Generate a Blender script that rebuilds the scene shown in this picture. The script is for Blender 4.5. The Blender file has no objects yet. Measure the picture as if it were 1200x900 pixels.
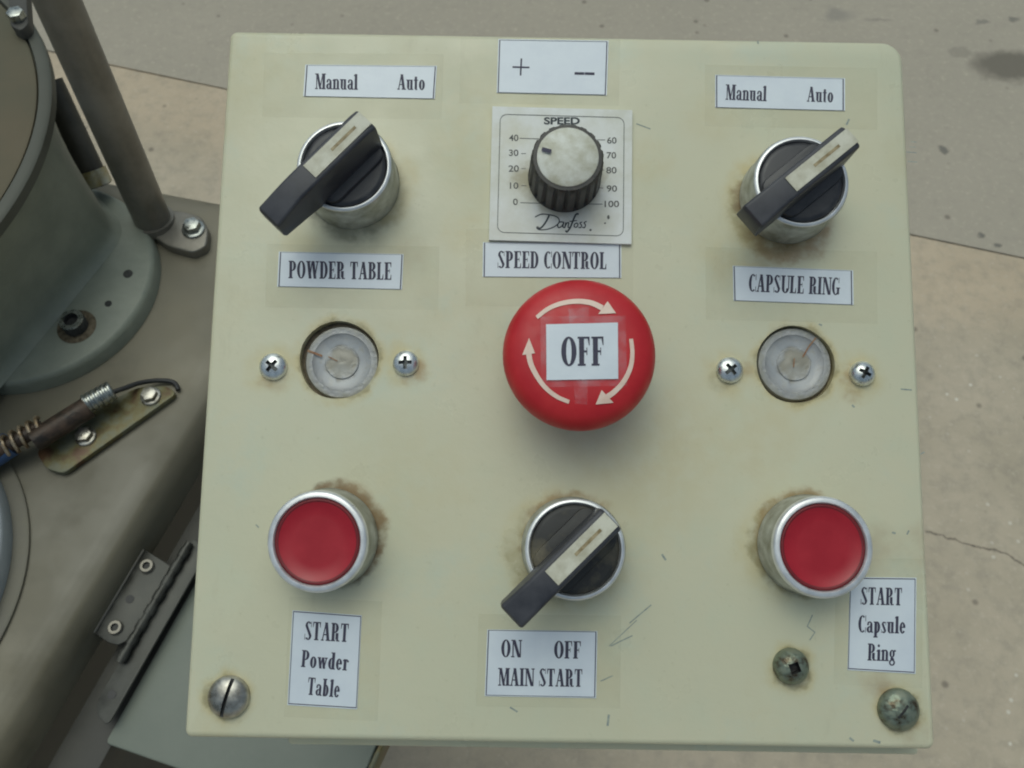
import bpy, bmesh, math, random
from mathutils import Vector, Matrix
from mathutils.geometry import tessellate_polygon
random.seed(4)
R = math.radians
S = bpy.context.scene
COL = S.collection

# ---------------------------------------------------------------- camera, sky, sun, exposure
CAM = Matrix.Translation((0, 0, 1.25)) @ Matrix.Rotation(math.atan(550/1050), 4, 'X')
cd = bpy.data.cameras.new('camera'); cam = bpy.data.objects.new('camera', cd); COL.objects.link(cam)
cam.matrix_world = CAM
cd.sensor_width = 36; cd.lens = 36*1050.36/1200; cd.clip_start = .01; cd.clip_end = 200
cd.dof.use_dof = True; cd.dof.focus_distance = .235; cd.dof.aperture_fstop = 45
S.camera = cam
SUN_EL, SUN_AZ = 74, -30          # sun high, beyond the box and a little to the left
w = bpy.data.worlds.new('World'); S.world = w; w.use_nodes = True
nt = w.node_tree; bg = nt.nodes['Background']
sky = nt.nodes.new('ShaderNodeTexSky'); sky.sky_type = 'NISHITA'; sky.sun_disc = False
sky.sun_elevation = R(SUN_EL); sky.sun_rotation = R(SUN_AZ); sky.air_density = 1.0; sky.dust_density = 6; sky.ozone_density = 1
hs = nt.nodes.new('ShaderNodeHueSaturation'); hs.inputs['Saturation'].default_value = .75
nt.links.new(sky.outputs[0], hs.inputs['Color']); tn = nt.nodes.new('ShaderNodeMix'); tn.data_type = 'RGBA'; tn.blend_type = 'MULTIPLY'; tn.inputs[0].default_value = 1
tn.inputs[7].default_value = (.93, 1.08, 1.08, 1); nt.links.new(hs.outputs[0], tn.inputs[6]); nt.links.new(tn.outputs[2], bg.inputs[0])
bg.inputs[1].default_value = .083
sl = bpy.data.lights.new('sun', 'SUN'); so = bpy.data.objects.new('sun', sl); COL.objects.link(so)
sl.energy = .5; sl.angle = R(60); sl.color = (.98, 1, .90)
sd = Vector((math.sin(R(SUN_AZ))*math.cos(R(SUN_EL)), math.cos(R(SUN_AZ))*math.cos(R(SUN_EL)), math.sin(R(SUN_EL))))
so.rotation_euler = sd.to_track_quat('Z', 'Y').to_euler()
S.view_settings.view_transform = 'Standard'; S.view_settings.look = 'None'
S.view_settings.exposure = 0.0; S.view_settings.gamma = 1
S.render.engine = 'CYCLES'; S.cycles.use_denoising = True; S.cycles.filter_width = 2.0; S.cycles.max_bounces = 8

# ---------------------------------------------------------------- frames of reference
A_, B_, C_ = -1.39987580e-01, 6.27571127e-04, -1.69118011e-02
REL = Matrix.Translation((1.37084458e-02, 3.66802329e-03, -2.39551266e-01)) @ \
      Matrix.Rotation(C_, 4, 'Z') @ Matrix.Rotation(B_, 4, 'Y') @ Matrix.Rotation(A_, 4, 'X')
PANEL = CAM @ REL                 # the tilted front of the control box
def ray(px, py): return Vector(((px-600)/1050.36, -(py-450)/1050.36, -1))
IR = REL.inverted()
def at(px, py, h=0):              # a surveyed point on the panel's own plane, h above it
    o = IR @ Vector((0, 0, 0)); d = (IR.to_3x3() @ ray(px, py)); t = (h-o.z)/d.z
    return o + d*t
def wat(px, py, z):               # a surveyed point on a level plane of the yard
    o = CAM.translation; d = CAM.to_3x3() @ ray(px, py); t = (z-o.z)/d.z
    return o + d*t
PX = 1/4400.
ZT = 0.85                         # machine table height

# ---------------------------------------------------------------- materials
def mat(name, c1, c2=None, rough=.5, metal=0, scale=60, bump=0, bscale=300, rvar=.1, coat=0, spec=.5, c3=None, detail=6, lo=.35, hi=.65):
    m = bpy.data.materials.new(name); m.use_nodes = True; n = m.node_tree; L = n.links
    p = n.nodes['Principled BSDF']; p.inputs['Metallic'].default_value = metal
    p.inputs['Coat Weight'].default_value = coat; p.inputs['Specular IOR Level'].default_value = spec
    tc = n.nodes.new('ShaderNodeTexCoord')
    nz = n.nodes.new('ShaderNodeTexNoise'); nz.inputs['Scale'].default_value = scale; nz.inputs['Detail'].default_value = detail; nz.inputs['Roughness'].default_value = .6
    L.new(tc.outputs['Object'], nz.inputs['Vector'])
    rp = n.nodes.new('ShaderNodeValToRGB'); L.new(nz.outputs[0], rp.inputs[0])
    e = rp.color_ramp.elements; e[0].position = lo; e[1].position = hi
    c2 = c2 or c1; e[0].color = (*c1, 1); e[1].color = (*c2, 1)
    if c3: k = e.new((lo+hi)/2); k.color = (*c3, 1)
    L.new(rp.outputs[0], p.inputs['Base Color'])
    mr = n.nodes.new('ShaderNodeMapRange'); L.new(nz.outputs[0], mr.inputs[0])
    mr.inputs[3].default_value = max(.02, rough-rvar); mr.inputs[4].default_value = min(1, rough+rvar)
    mr.inputs[1].default_value = .3; mr.inputs[2].default_value = .7
    L.new(mr.outputs[0], p.inputs['Roughness'])
    if bump:
        n2 = n.nodes.new('ShaderNodeTexNoise'); n2.inputs['Scale'].default_value = bscale; n2.inputs['Detail'].default_value = 4
        L.new(tc.outputs['Object'], n2.inputs['Vector'])
        b = n.nodes.new('ShaderNodeBump'); b.inputs['Strength'].default_value = 1; b.inputs['Distance'].default_value = bump
        L.new(n2.outputs[0], b.inputs['Height']); L.new(b.outputs[0], p.inputs['Normal'])
    return m

class G:                          # small node helper
    def __init__(s, m): s.n = m.node_tree; s.p = s.n.nodes['Principled BSDF']; s.L = s.n.links
    def math(s, op, a, b=None, c=None, clamp=False):
        k = s.n.nodes.new('ShaderNodeMath'); k.operation = op; k.use_clamp = clamp
        for i, v in enumerate((a, b, c)):
            if v is None: continue
            if isinstance(v, (int, float)): k.inputs[i].default_value = v
            else: s.L.new(v, k.inputs[i])
        return k.outputs[0]
    def vec(s, op, a, b):
        k = s.n.nodes.new('ShaderNodeVectorMath'); k.operation = op
        for i, v in enumerate((a, b)):
            if isinstance(v, (tuple, Vector)): k.inputs[i].default_value = tuple(v)
            else: s.L.new(v, k.inputs[i])
        return k.outputs[1] if op in ('DISTANCE', 'DOT_PRODUCT', 'LENGTH') else k.outputs[0]
    def noise(s, vec, scale, detail=4, rough=.55, col=False):
        k = s.n.nodes.new('ShaderNodeTexNoise'); k.inputs['Scale'].default_value = scale
        k.inputs['Detail'].default_value = detail; k.inputs['Roughness'].default_value = rough
        s.L.new(vec, k.inputs['Vector']); return k.outputs[1 if col else 0]
    def rng(s, v, a, b, c=0, d=1, smooth=True):
        k = s.n.nodes.new('ShaderNodeMapRange'); k.interpolation_type = 'SMOOTHSTEP' if smooth else 'LINEAR'
        for i, x in enumerate((v, a, b, c, d)):
            if isinstance(x, (int, float)): k.inputs[i].default_value = x
            else: s.L.new(x, k.inputs[i])
        return k.outputs[0]
    def mix(s, f, a, b):
        k = s.n.nodes.new('ShaderNodeMix'); k.data_type = 'RGBA'
        for i, x in ((0, f), (6, a), (7, b)):
            if isinstance(x, (int, float)): k.inputs[i].default_value = x
            elif isinstance(x, tuple): k.inputs[i].default_value = (*x, 1)
            else: s.L.new(x, k.inputs[i])
        return k.outputs[2]

def newmat(name):
    m = bpy.data.materials.new(name); m.use_nodes = True; return m

M = {}
M['ink'] = mat('ink', (.035, .033, .06), (.055, .05, .085), .6, scale=900)
M['scale_ink'] = mat('scale_ink', (.05, .05, .05), (.16, .16, .14), .6, scale=1400)
M['script_ink'] = mat('script_ink', (.02, .03, .04), (.06, .07, .07), .6, scale=1400)
M['paper'] = mat('paper', (.65, .70, .75), (.72, .77, .80), .36, scale=70, bump=.00025, bscale=130, rvar=.1, coat=.25)
M['scale_plate'] = mat('scale_plate', (.62, .62, .53), (.78, .79, .76), .38, scale=90, rvar=.1)
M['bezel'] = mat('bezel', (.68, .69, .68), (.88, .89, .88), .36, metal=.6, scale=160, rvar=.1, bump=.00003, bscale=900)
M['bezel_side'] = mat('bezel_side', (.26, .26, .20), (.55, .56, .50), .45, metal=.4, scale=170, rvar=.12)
M['black'] = mat('black_plastic', (.022, .023, .027), (.058, .057, .06), .42, scale=160, rvar=.13)
M['lever'] = mat('lever_plastic', (.030, .031, .038), (.060, .061, .070), .45, scale=130, rvar=.12, bump=.00002, bscale=1800)
M['dusty'] = mat('dusty_black', (.028, .028, .026), (.19, .165, .105), .6, scale=95, rvar=.15, lo=.45, hi=.72)
M['cream'] = mat('cream_insert', (.46, .43, .31), (.66, .64, .52), .5, scale=260, rvar=.1)
M['engrave'] = mat('engraved_mark', (.22, .16, .07), (.42, .34, .2), .6, scale=700)
M['red_cap'] = mat('red_cap', (.37, .010, .020), (.43, .014, .026), .36, scale=120, rvar=.06)
M['red_rim'] = mat('red_rim', (.15, .008, .012), (.2, .012, .016), .5, scale=120)
M['knob_side'] = mat('knob_side', (.022, .021, .02), (.085, .078, .066), .5, scale=500, rvar=.15)
M['knob_cap'] = mat('knob_cap', (.50, .48, .36), (.74, .74, .66), .6, metal=0, scale=230, rvar=.12, bump=.00002, bscale=1500, spec=.3)
M['arrow'] = mat('arrow_print', (.80, .58, .46), (.88, .68, .56), .5, scale=300)
M['zinc'] = mat('zinc_screw', (.58, .60, .57), (.88, .90, .88), .30, metal=.9, scale=400, rvar=.12, bump=.00005, bscale=900)
M['dull_screw'] = mat('dull_screw', (.22, .20, .16), (.56, .54, .48), .33, metal=.85, scale=230, rvar=.15, bump=.00015, bscale=500)
M['corroded'] = mat('corroded_screw', (.10, .08, .05), (.30, .32, .24), .42, metal=.65, scale=330, rvar=.2, bump=.0004, bscale=520, c3=(.22, .26, .20))
M['rusty_bolt'] = mat('rusty_bolt', (.07, .055, .035), (.22, .18, .12), .6, metal=.5, scale=400, rvar=.2, bump=.0003, bscale=700)
M['zinc_recess'] = mat('zinc_recess', (.09, .10, .10), (.20, .21, .20), .5, metal=.5, scale=900)
M['recess'] = mat('recess', (.02, .02, .02), (.07, .07, .065), .6, metal=.3, scale=900)
M['box_body'] = mat('box_body', (.20, .20, .12), (.30, .29, .19), .5, scale=40, bump=.0001)
M['tube'] = mat('dull_steel', (.16, .148, .122), (.27, .25, .21), .38, metal=.45, scale=35, rvar=.12, bump=.00015, bscale=300)
M['dark_tube'] = mat('dark_tube', (.045, .042, .035), (.09, .085, .07), .5, metal=.4, scale=60)
M['brass'] = mat('collar_metal', (.34, .26, .09), (.55, .55, .46), .4, metal=.7, scale=130)
M['casting'] = mat('hammered_paint', (.22, .24, .19), (.29, .305, .24), .5, scale=45, rvar=.06, bump=.0004, bscale=170)
M['disc'] = mat('turned_disc', (.14, .115, .072), (.11, .108, .075), .68, metal=0, spec=.25, scale=14, rvar=.1, bump=.0001)
M['disc_ring'] = mat('disc_ring', (.075, .078, .06), (.10, .102, .082), .6, metal=.1, scale=50)
M['chrome'] = mat('bright_bolt', (.26, .27, .25), (.52, .54, .50), .3, metal=.95, scale=500, rvar=.12)
M['bracket'] = mat('passivated_steel', (.095, .05, .025), (.17, .17, .115), .5, metal=.3, scale=75, rvar=.15, c3=(.15, .13, .055), lo=.38, hi=.58)
M['rust'] = mat('rusty_rod', (.028, .022, .017), (.10, .065, .045), .5, metal=.3, scale=160, rvar=.15, bump=.0003, bscale=500)
M['cable'] = mat('black_cable', (.015, .015, .015), (.03, .03, .03), .5)
M['spring'] = mat('spring_wire', (.25, .16, .08), (.55, .45, .32), .4, metal=.7, scale=400)
M['blue'] = mat('blue_plastic', (.04, .09, .2), (.06, .12, .24), .5)
M['drum'] = mat('drum_metal', (.26, .29, .30), (.33, .36, .37), .5, metal=.1, scale=50)
M['drum_shadow'] = mat('drum_shadow', (.13, .12, .09), (.18, .165, .12), .55, scale=30)  # darkened table grey for the shadow ring round the drum
M['hinge'] = mat('hinge_steel', (.045, .045, .038), (.10, .10, .088), .5, metal=.4, scale=90, rvar=.15)
M['frame'] = mat('cabinet_frame', (.045, .043, .036), (.075, .072, .06), .6, scale=40)
M['lower'] = mat('door_paint', (.175, .195, .16), (.21, .23, .19), .45, scale=18, rvar=.06, bump=.0002, bscale=90)
M['graphite'] = mat('pen_mark', (.22, .26, .25), (.38, .41, .34), .6, scale=900)

def tape_material():
    m = newmat('clear_tape'); g = G(m); g.p.inputs['Base Color'].default_value = (.62, .57, .37, 1); g.p.inputs['Roughness'].default_value = .28
    tr = g.n.nodes.new('ShaderNodeBsdfTransparent'); mx = g.n.nodes.new('ShaderNodeMixShader')
    tc = g.n.nodes.new('ShaderNodeTexCoord')
    f = g.rng(g.noise(tc.outputs['Object'], 55), .35, .7, .96, .89); g.L.new(f, mx.inputs[0])
    out = [x for x in g.n.nodes if x.type == 'OUTPUT_MATERIAL'][0]
    g.L.new(g.p.outputs[0], mx.inputs[1]); g.L.new(tr.outputs[0], mx.inputs[2]); g.L.new(mx.outputs[0], out.inputs[0])
    return m
M['tape'] = tape_material()
def wrap_material():
    m = newmat('tape_on_red'); g = G(m); g.p.inputs['Base Color'].default_value = (.85, .75, .78, 1); g.p.inputs['Roughness'].default_value = .2
    tr = g.n.nodes.new('ShaderNodeBsdfTransparent'); mx = g.n.nodes.new('ShaderNodeMixShader')
    tc = g.n.nodes.new('ShaderNodeTexCoord')
    f = g.rng(g.noise(tc.outputs['Object'], 260, 3), .35, .7, .97, .84); g.L.new(f, mx.inputs[0])
    out = [x for x in g.n.nodes if x.type == 'OUTPUT_MATERIAL'][0]
    g.L.new(g.p.outputs[0], mx.inputs[1]); g.L.new(tr.outputs[0], mx.inputs[2]); g.L.new(mx.outputs[0], out.inputs[0])
    return m
M['wrap'] = wrap_material()

def estop_material():
    m = newmat('red_mushroom'); g = G(m); tc = g.n.nodes.new('ShaderNodeTexCoord')
    n1 = g.noise(tc.outputs['Object'], 90); c = g.mix(g.rng(n1, .35, .7), (.50, .012, .019), (.58, .022, .026))
    g.L.new(c, g.p.inputs['Base Color']); g.L.new(g.rng(g.noise(tc.outputs['Object'], 300), .3, .7, .38, .55), g.p.inputs['Roughness'])
    return m
M['red'] = estop_material()

def lens_material():
    m = newmat('frosted_lens'); g = G(m); tc = g.n.nodes.new('ShaderNodeTexCoord')
    o = tc.outputs['Object']; wob = g.noise(o, 250, 4)
    r = g.math('ADD', g.vec('LENGTH', o, (0, 0, 0)), g.math('MULTIPLY', g.math('SUBTRACT', wob, .5), .0055))
    core = g.rng(r, .0032, .0052, 1, 0)
    ring = g.math('MULTIPLY', g.rng(r, .0042, .0052), g.rng(r, .0054, .0072, 1, 0))
    edge = g.rng(r, .0080, .0095)
    c = g.mix(g.rng(g.noise(o, 220), .3, .7), (.31, .31, .305), (.41, .415, .41))
    c = g.mix(g.math('MULTIPLY', core, .75), c, (.30, .27, .19))
    c = g.mix(g.math('MULTIPLY', ring, .35), c, (.45, .48, .50))
    c = g.mix(g.rng(g.noise(o, 420, 6, .7), .5, .7, 0, .55), c, (.33, .30, .22))
    c = g.mix(g.rng(g.noise(o, 130, 4), .45, .7, 0, .5), c, (.50, .50, .47))
    c = g.mix(g.math('MULTIPLY', edge, .6), c, (.26, .25, .19))
    g.L.new(c, g.p.inputs['Base Color']); g.p.inputs['Roughness'].default_value = .32
    g.p.inputs['Coat Weight'].default_value = .3
    b = g.n.nodes.new('ShaderNodeBump'); b.inputs['Distance'].default_value = .00012; b.inputs['Strength'].default_value = .6
    wv = g.math('ADD', g.math('SINE', g.math('MULTIPLY', r, 1500)), g.math('MULTIPLY', g.noise(o, 500), 3)); g.L.new(wv, b.inputs['Height']); g.L.new(b.outputs[0], g.p.inputs['Normal'])
    return m
M['lens'] = lens_material()

# stains of rust and grime, and one darker ring, round the fittings of the cover plate: (px, py, inner radius mm, outer radius mm, strength, tint)
RUST, GRIME, YEL = (.30, .155, .055), (.13, .115, .065), (.56, .45, .19)
STAINS = [
 (319, 431, 3.4, 9.0, .50, YEL), (322, 445, 2.0, 4.6, .35, RUST), (475, 427, 3.2, 8.0, .60, YEL), (482, 434, 2.2, 4.9, .55, RUST),
 (856, 436, 3.2, 9.0, .50, YEL), (846, 446, 2.0, 4.2, .30, GRIME), (876, 434, 1.0, 3.6, .40, RUST), (1006, 442, 3.2, 8.5, .60, YEL), (997, 440, 1.2, 4.2, .55, RUST), (1000, 462, .5, 3.0, .4, RUST),
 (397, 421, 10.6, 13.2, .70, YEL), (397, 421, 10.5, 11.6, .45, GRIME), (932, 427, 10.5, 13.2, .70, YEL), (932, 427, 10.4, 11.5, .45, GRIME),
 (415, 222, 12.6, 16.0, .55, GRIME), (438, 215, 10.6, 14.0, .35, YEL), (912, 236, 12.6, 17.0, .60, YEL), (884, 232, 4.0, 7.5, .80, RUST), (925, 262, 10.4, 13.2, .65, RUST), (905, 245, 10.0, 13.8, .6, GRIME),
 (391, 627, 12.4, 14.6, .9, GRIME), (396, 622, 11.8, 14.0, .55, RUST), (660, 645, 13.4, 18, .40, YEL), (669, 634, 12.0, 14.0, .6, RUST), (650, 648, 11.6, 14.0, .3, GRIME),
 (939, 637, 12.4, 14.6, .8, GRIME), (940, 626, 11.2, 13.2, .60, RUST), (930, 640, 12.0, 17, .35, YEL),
 (266, 818, 5.0, 8.4, .60, YEL), (266, 818, 4.7, 6.4, .50, GRIME), (1056, 833, 5.1, 8.2, .55, YEL), (1056, 833, 4.8, 6.4, .70, GRIME), (929, 783, 4.2, 8.0, .55, YEL), (929, 783, 4.0, 5.8, .6, GRIME),
 (612, 205, 1.0, 6.0, .0, YEL), (676, 420, 13, 24, .20, GRIME), (1040, 810, 1.0, 5.0, .35, RUST), (1025, 803, 1.0, 6.0, .25, RUST),  # one is a broad, faint darker ring around the stop button
 (590, 170, 12.0, 26, .22, YEL), (760, 190, 3, 9, .22, YEL), (545, 270, 2, 9, .30, YEL), (480, 300, 1, 7, .16, RUST),
 (868, 300, 2, 16, .28, YEL), (900, 300, 1, 9, .22, RUST), (350, 285, 1, 9, .28, YEL), (430, 285, 1, 8, .20, GRIME), (1075, 860, 1, 5, .30, RUST), (250, 860, 1, 8, .25, YEL), (760, 560, 4, 26, .22, YEL),
 (300, 60, 4, 24, .22, YEL), (850, 500, 4, 24, .15, YEL), (480, 560, 4, 26, .15, YEL), (835, 135, 2, 12, .20, YEL), (1030, 640, 2, 8, .22, RUST), (1085, 640, 1, 9, .25, RUST),
]
def cover_material():
    m = newmat('cream_panel_paint'); g = G(m); tc = g.n.nodes.new('ShaderNodeTexCoord'); o = tc.outputs['Object']
    base = g.mix(g.rng(g.noise(o, 14, 3), .35, .65), (.610, .592, .420), (.640, .608, .430))
    base = g.mix(g.rng(g.noise(o, 60, 5), .45, .75, 0, .35), base, (.57, .61, .45))
    base = g.mix(g.rng(g.noise(o, 500, 3), .62, .8, 0, .25), base, (.38, .36, .20))
    base = g.mix(g.rng(g.noise(o, 24, 6, .7), .52, .72, 0, .40), base, (.59, .53, .33))
    base = g.mix(g.rng(g.noise(g.vec('ADD', o, (.3, .1, 0)), 33, 6, .7), .52, .75, 0, .45), base, (.53, .60, .49))
    base = g.mix(g.rng(g.noise(g.vec('MULTIPLY', g.vec('ADD', o, (.7, .5, 0)), (1, .35, 1)), 75, 7, .75), .56, .78, 0, .32), base, (.42, .38, .24))
    jit = g.vec('SUBTRACT', g.noise(o, 140, 5, .6, True), (.5, .5, .5))
    jit = g.vec('MULTIPLY', jit, (.007, .007, 0)); oj = g.vec('ADD', o, jit)
    patch = g.rng(g.noise(o, 190, 4), .28, .62, .25, 1)
    for px, py, a, b, s, c in STAINS:
        if not s: continue
        q = at(px, py); d = g.vec('DISTANCE', oj, Vector((q.x, q.y, 0)))
        f = g.math('MULTIPLY', g.rng(d, a/1000, b/1000, s, 0), patch)
        base = g.mix(f, base, c)
    # rubbed, chipped edge
    g.L.new(base, g.p.inputs['Base Color'])
    g.L.new(g.rng(g.noise(o, 45, 5), .32, .68, .26, .52), g.p.inputs['Roughness'])
    b = g.n.nodes.new('ShaderNodeBump'); b.inputs['Distance'].default_value = .00025; b.inputs['Strength'].default_value = .35
    g.L.new(g.noise(o, 260, 3), b.inputs['Height']); g.L.new(b.outputs[0], g.p.inputs['Normal'])
    return m
M['cover'] = cover_material()

def table_material():
    m = newmat('table_paint'); g = G(m); tc = g.n.nodes.new('ShaderNodeTexCoord'); o = tc.outputs['Object']
    c = g.mix(g.rng(g.noise(o, 9, 4), .35, .65), (.165, .150, .108), (.21, .185, .125))
    c = g.mix(g.rng(g.noise(o, 35, 6), .5, .75, 0, .5), c, (.10, .088, .055))
    jit = g.vec('MULTIPLY', g.vec('SUBTRACT', g.noise(o, 60, 4, .6, True), (.5, .5, .5)), (.02, .02, 0)); oj = g.vec('ADD', o, jit)
    cc = Vector((-.253, .268, ZT)); d = g.vec('DISTANCE', oj, Vector((cc.x, cc.y, ZT)))
    ring = g.math('MULTIPLY', g.rng(d, .072, .077), g.rng(d, .079, .085, 1, 0))
    c = g.mix(g.math('MULTIPLY', ring, .45), c, (.34, .31, .17))
    for px, py, r0, r1, s in ((118, 500, .012, .032, .75), (190, 470, .004, .022, .7), (60, 540, .006, .03, .75), (10, 530, .01, .05, .8), (205, 292, .008, .028, .6)):
        q = wat(px, py, ZT); c = g.mix(g.rng(g.vec('DISTANCE', oj, Vector((q.x, q.y, ZT))), r0, r1, s, 0), c, (.075, .06, .035))  # dirt and shadow round the bracket, both darkened into the table colour
    g.L.new(c, g.p.inputs['Base Color']); g.L.new(g.rng(g.noise(o, 50, 5), .3, .7, .4, .6), g.p.inputs['Roughness'])
    return m
M['table'] = table_material()

JA, JB = wat(130, 75, 0), wat(1200, 303, 0)
JD = (JB-JA).normalized(); JN = Vector((-JD.y, JD.x, 0))     # JN points away from the viewer
def ground_material():
    m = newmat('worn_concrete'); g = G(m); tc = g.n.nodes.new('ShaderNodeTexCoord'); o = tc.outputs['Object']
    n1 = g.noise(o, 5, 6, .6); n2 = g.noise(o, 38, 8, .68); n3 = g.noise(o, 260, 3, .6)
    grey = g.mix(g.rng(n1, .3, .7), (.415, .355, .262), (.50, .425, .318))
    tan = g.mix(g.rng(n1, .3, .7), (.46, .372, .262), (.535, .435, .31))
    sd_ = g.math('SUBTRACT', g.vec('DOT_PRODUCT', o, JN), JN.dot(JA))      # <0 this side of the joint
    sdn = g.math('ADD', sd_, g.math('MULTIPLY', g.math('SUBTRACT', n1, .5), .18))
    near = g.math('MULTIPLY', g.rng(sd_, .001, -.001), g.rng(sdn, -.22, -.08, 0, 1))
    c = g.mix(near, grey, tan)
    c = g.mix(g.math('MULTIPLY', g.rng(sd_, -.001, .001, 0, 1), .75), c, g.mix(g.rng(n2, .3, .7), (.35, .318, .258), (.415, .372, .30)))
    c = g.mix(g.rng(n2, .42, .70, 0, .32), c, (.22, .20, .165))
    c = g.mix(g.rng(g.noise(o, 90, 6, .7), .52, .72, 0, .5), c, (.56, .49, .38))
    v = g.n.nodes.new('ShaderNodeTexVoronoi'); v.inputs['Scale'].default_value = 42; g.L.new(o, v.inputs['Vector'])
    chip = g.math('MULTIPLY', g.rng(v.outputs['Distance'], .07, .15, 1, 0), g.rng(n1, .48, .6, 0, 1))
    c = g.mix(g.math('MULTIPLY', chip, g.rng(sd_, -.12, -.3)), c, (.66, .62, .52))
    v2 = g.n.nodes.new('ShaderNodeTexVoronoi'); v2.inputs['Scale'].default_value = 17; g.L.new(o, v2.inputs['Vector'])
    c = g.mix(g.rng(v2.outputs['Distance'], .05, .12, .6, 0), c, (.12, .10, .08))
    jit = g.vec('MULTIPLY', g.vec('SUBTRACT', g.noise(o, 22, 4, .6, True), (.5, .5, .5)), (.045, .045, 0)); oj = g.vec('ADD', o, jit)
    def blot(px, py, sx, sy, s, col, soft=.75):
        nonlocal c
        q = wat(px, py, 0); dv = g.vec('MULTIPLY', g.vec('SUBTRACT', oj, Vector((q.x, q.y, 0))), (1/sx, 1/sy, 0))
        c = g.mix(g.rng(g.vec('LENGTH', dv, (0, 0, 0)), soft, 1.1, s, 0), c, col)
    blot(1185, 78, .085, .046, .8, (.125, .11, .085), .55)
    blot(1125, 62, .03, .018, .3, (.13, .12, .10)); blot(985, 18, .04, .022, .35, (.13, .13, .13), .3); blot(1150, 26, .02, .006, .5, (.12, .12, .11), .5)
    blot(1188, 24, .012, .009, .6, (.11, .11, .10), .5); blot(1030, 24, .03, .006, .35, (.14, .13, .12), .4)
    blot(1106, 176, .010, .008, .7, (.10, .10, .09), .4); blot(1150, 277, .007, .006, .7, (.09, .09, .08), .4); blot(1172, 286, .008, .006, .7, (.09, .09, .08), .4)
    # hairline crack
    for (a, b) in (((1086, 622), (1140, 640)), ((1140, 640), (1180, 648)), ((1180, 648), (1215, 672))):
        P, Q = wat(*a, 0), wat(*b, 0); D = (Q-P).normalized(); N = Vector((-D.y, D.x, 0)); mid = (P+Q)/2
        jj = g.vec('ADD', o, g.vec('MULTIPLY', g.vec('SUBTRACT', g.noise(o, 70, 4, .6, True), (.5, .5, .5)), (.014, .014, 0)))
        dn = g.math('ABSOLUTE', g.math('SUBTRACT', g.vec('DOT_PRODUCT', jj, N), N.dot(P)))
        dl = g.math('ABSOLUTE', g.math('SUBTRACT', g.vec('DOT_PRODUCT', o, D), D.dot(mid)))
        f = g.math('MULTIPLY', g.rng(dn, .0006, .0022, .7, 0), g.rng(dl, (Q-P).length/2, (Q-P).length/2+.004, 1, 0))
        c = g.mix(f, c, (.08, .065, .05))
    g.L.new(c, g.p.inputs['Base Color']); g.p.inputs['Roughness'].default_value = .85
    b = g.n.nodes.new('ShaderNodeBump'); b.inputs['Distance'].default_value = .002; b.inputs['Strength'].default_value = .5
    g.L.new(g.math('ADD', n2, g.math('MULTIPLY', n3, .4)), b.inputs['Height']); g.L.new(b.outputs[0], g.p.inputs['Normal'])
    return m
M['ground'] = ground_material()

# ---------------------------------------------------------------- mesh helpers
def mesh(name, verts, faces, mats, parent=None, smooth=40, loc=None, midx=None, label=None):
    me = bpy.data.meshes.new(name); me.from_pydata([tuple(v) for v in verts], [], faces); me.update()
    for m in (mats if isinstance(mats, (list, tuple)) else [mats]): me.materials.append(m)
    if midx:
        for p, i in zip(me.polygons, midx): p.material_index = i
    if smooth is not None:
        for p in me.polygons: p.use_smooth = True
        me.set_sharp_from_angle(angle=R(smooth))
    o = bpy.data.objects.new(name, me); COL.objects.link(o)
    if parent: o.parent = parent
    if loc is not None: o.location = loc
    if label: o['label'] = label
    return o
def from_bm(name, bm, mats, parent=None, smooth=40, loc=None, label=None):
    me = bpy.data.meshes.new(name); bmesh.ops.recalc_face_normals(bm, faces=bm.faces); bm.to_mesh(me); bm.free()
    for m in (mats if isinstance(mats, (list, tuple)) else [mats]): me.materials.append(m)
    for p in me.polygons: p.use_smooth = True
    me.set_sharp_from_angle(angle=R(smooth))
    o = bpy.data.objects.new(name, me); COL.objects.link(o)
    if parent: o.parent = parent
    if loc is not None: o.location = loc
    if label: o['label'] = label
    return o
def empty(name, label, cat, mw=None, group=None):
    o = bpy.data.objects.new(name, None); COL.objects.link(o); o.empty_display_size = .02
    if mw is not None: o.matrix_world = mw
    o['label'] = label; o['category'] = cat
    if group: o['group'] = group
    return o
def lathe(prof, n=64, mis=None, rfun=None):       # prof: (radius, height); mis: material per band
    V, F, I = [], [], []
    for j, (r, z) in enumerate(prof):
        for i in range(n):
            a = 2*math.pi*i/n; rr = r if rfun is None else rfun(r, z, a, j)
            V.append((rr*math.cos(a), rr*math.sin(a), z))
    for j in range(len(prof)-1):
        for i in range(n):
            k = (i+1) % n; F.append((j*n+i, j*n+k, (j+1)*n+k, (j+1)*n+i)); I.append(mis[j] if mis else 0)
    if prof[0][0] > 1e-6: F.append(tuple(range(n-1, -1, -1))); I.append(mis[0] if mis else 0)
    F.append(tuple(range((len(prof)-1)*n, len(prof)*n))); I.append(mis[-1] if mis else 0)
    return V, F, I
def prism(pts, z0, z1, bev=0, seg=2):
    bm = bmesh.new(); vs = [bm.verts.new((p[0], p[1], z0)) for p in pts]; f = bm.faces.new(vs)
    e = bmesh.ops.extrude_face_region(bm, geom=[f]); up = [v for v in e['geom'] if isinstance(v, bmesh.types.BMVert)]
    for v in up: v.co.z = z1
    bmesh.ops.recalc_face_normals(bm, faces=bm.faces)
    if bev:
        top = [ed for ed in bm.edges if all(abs(v.co.z-z1) < 1e-7 for v in ed.verts)]
        bmesh.ops.bevel(bm, geom=top, offset=bev, segments=seg, affect='EDGES', profile=.5)
    return bm
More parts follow.
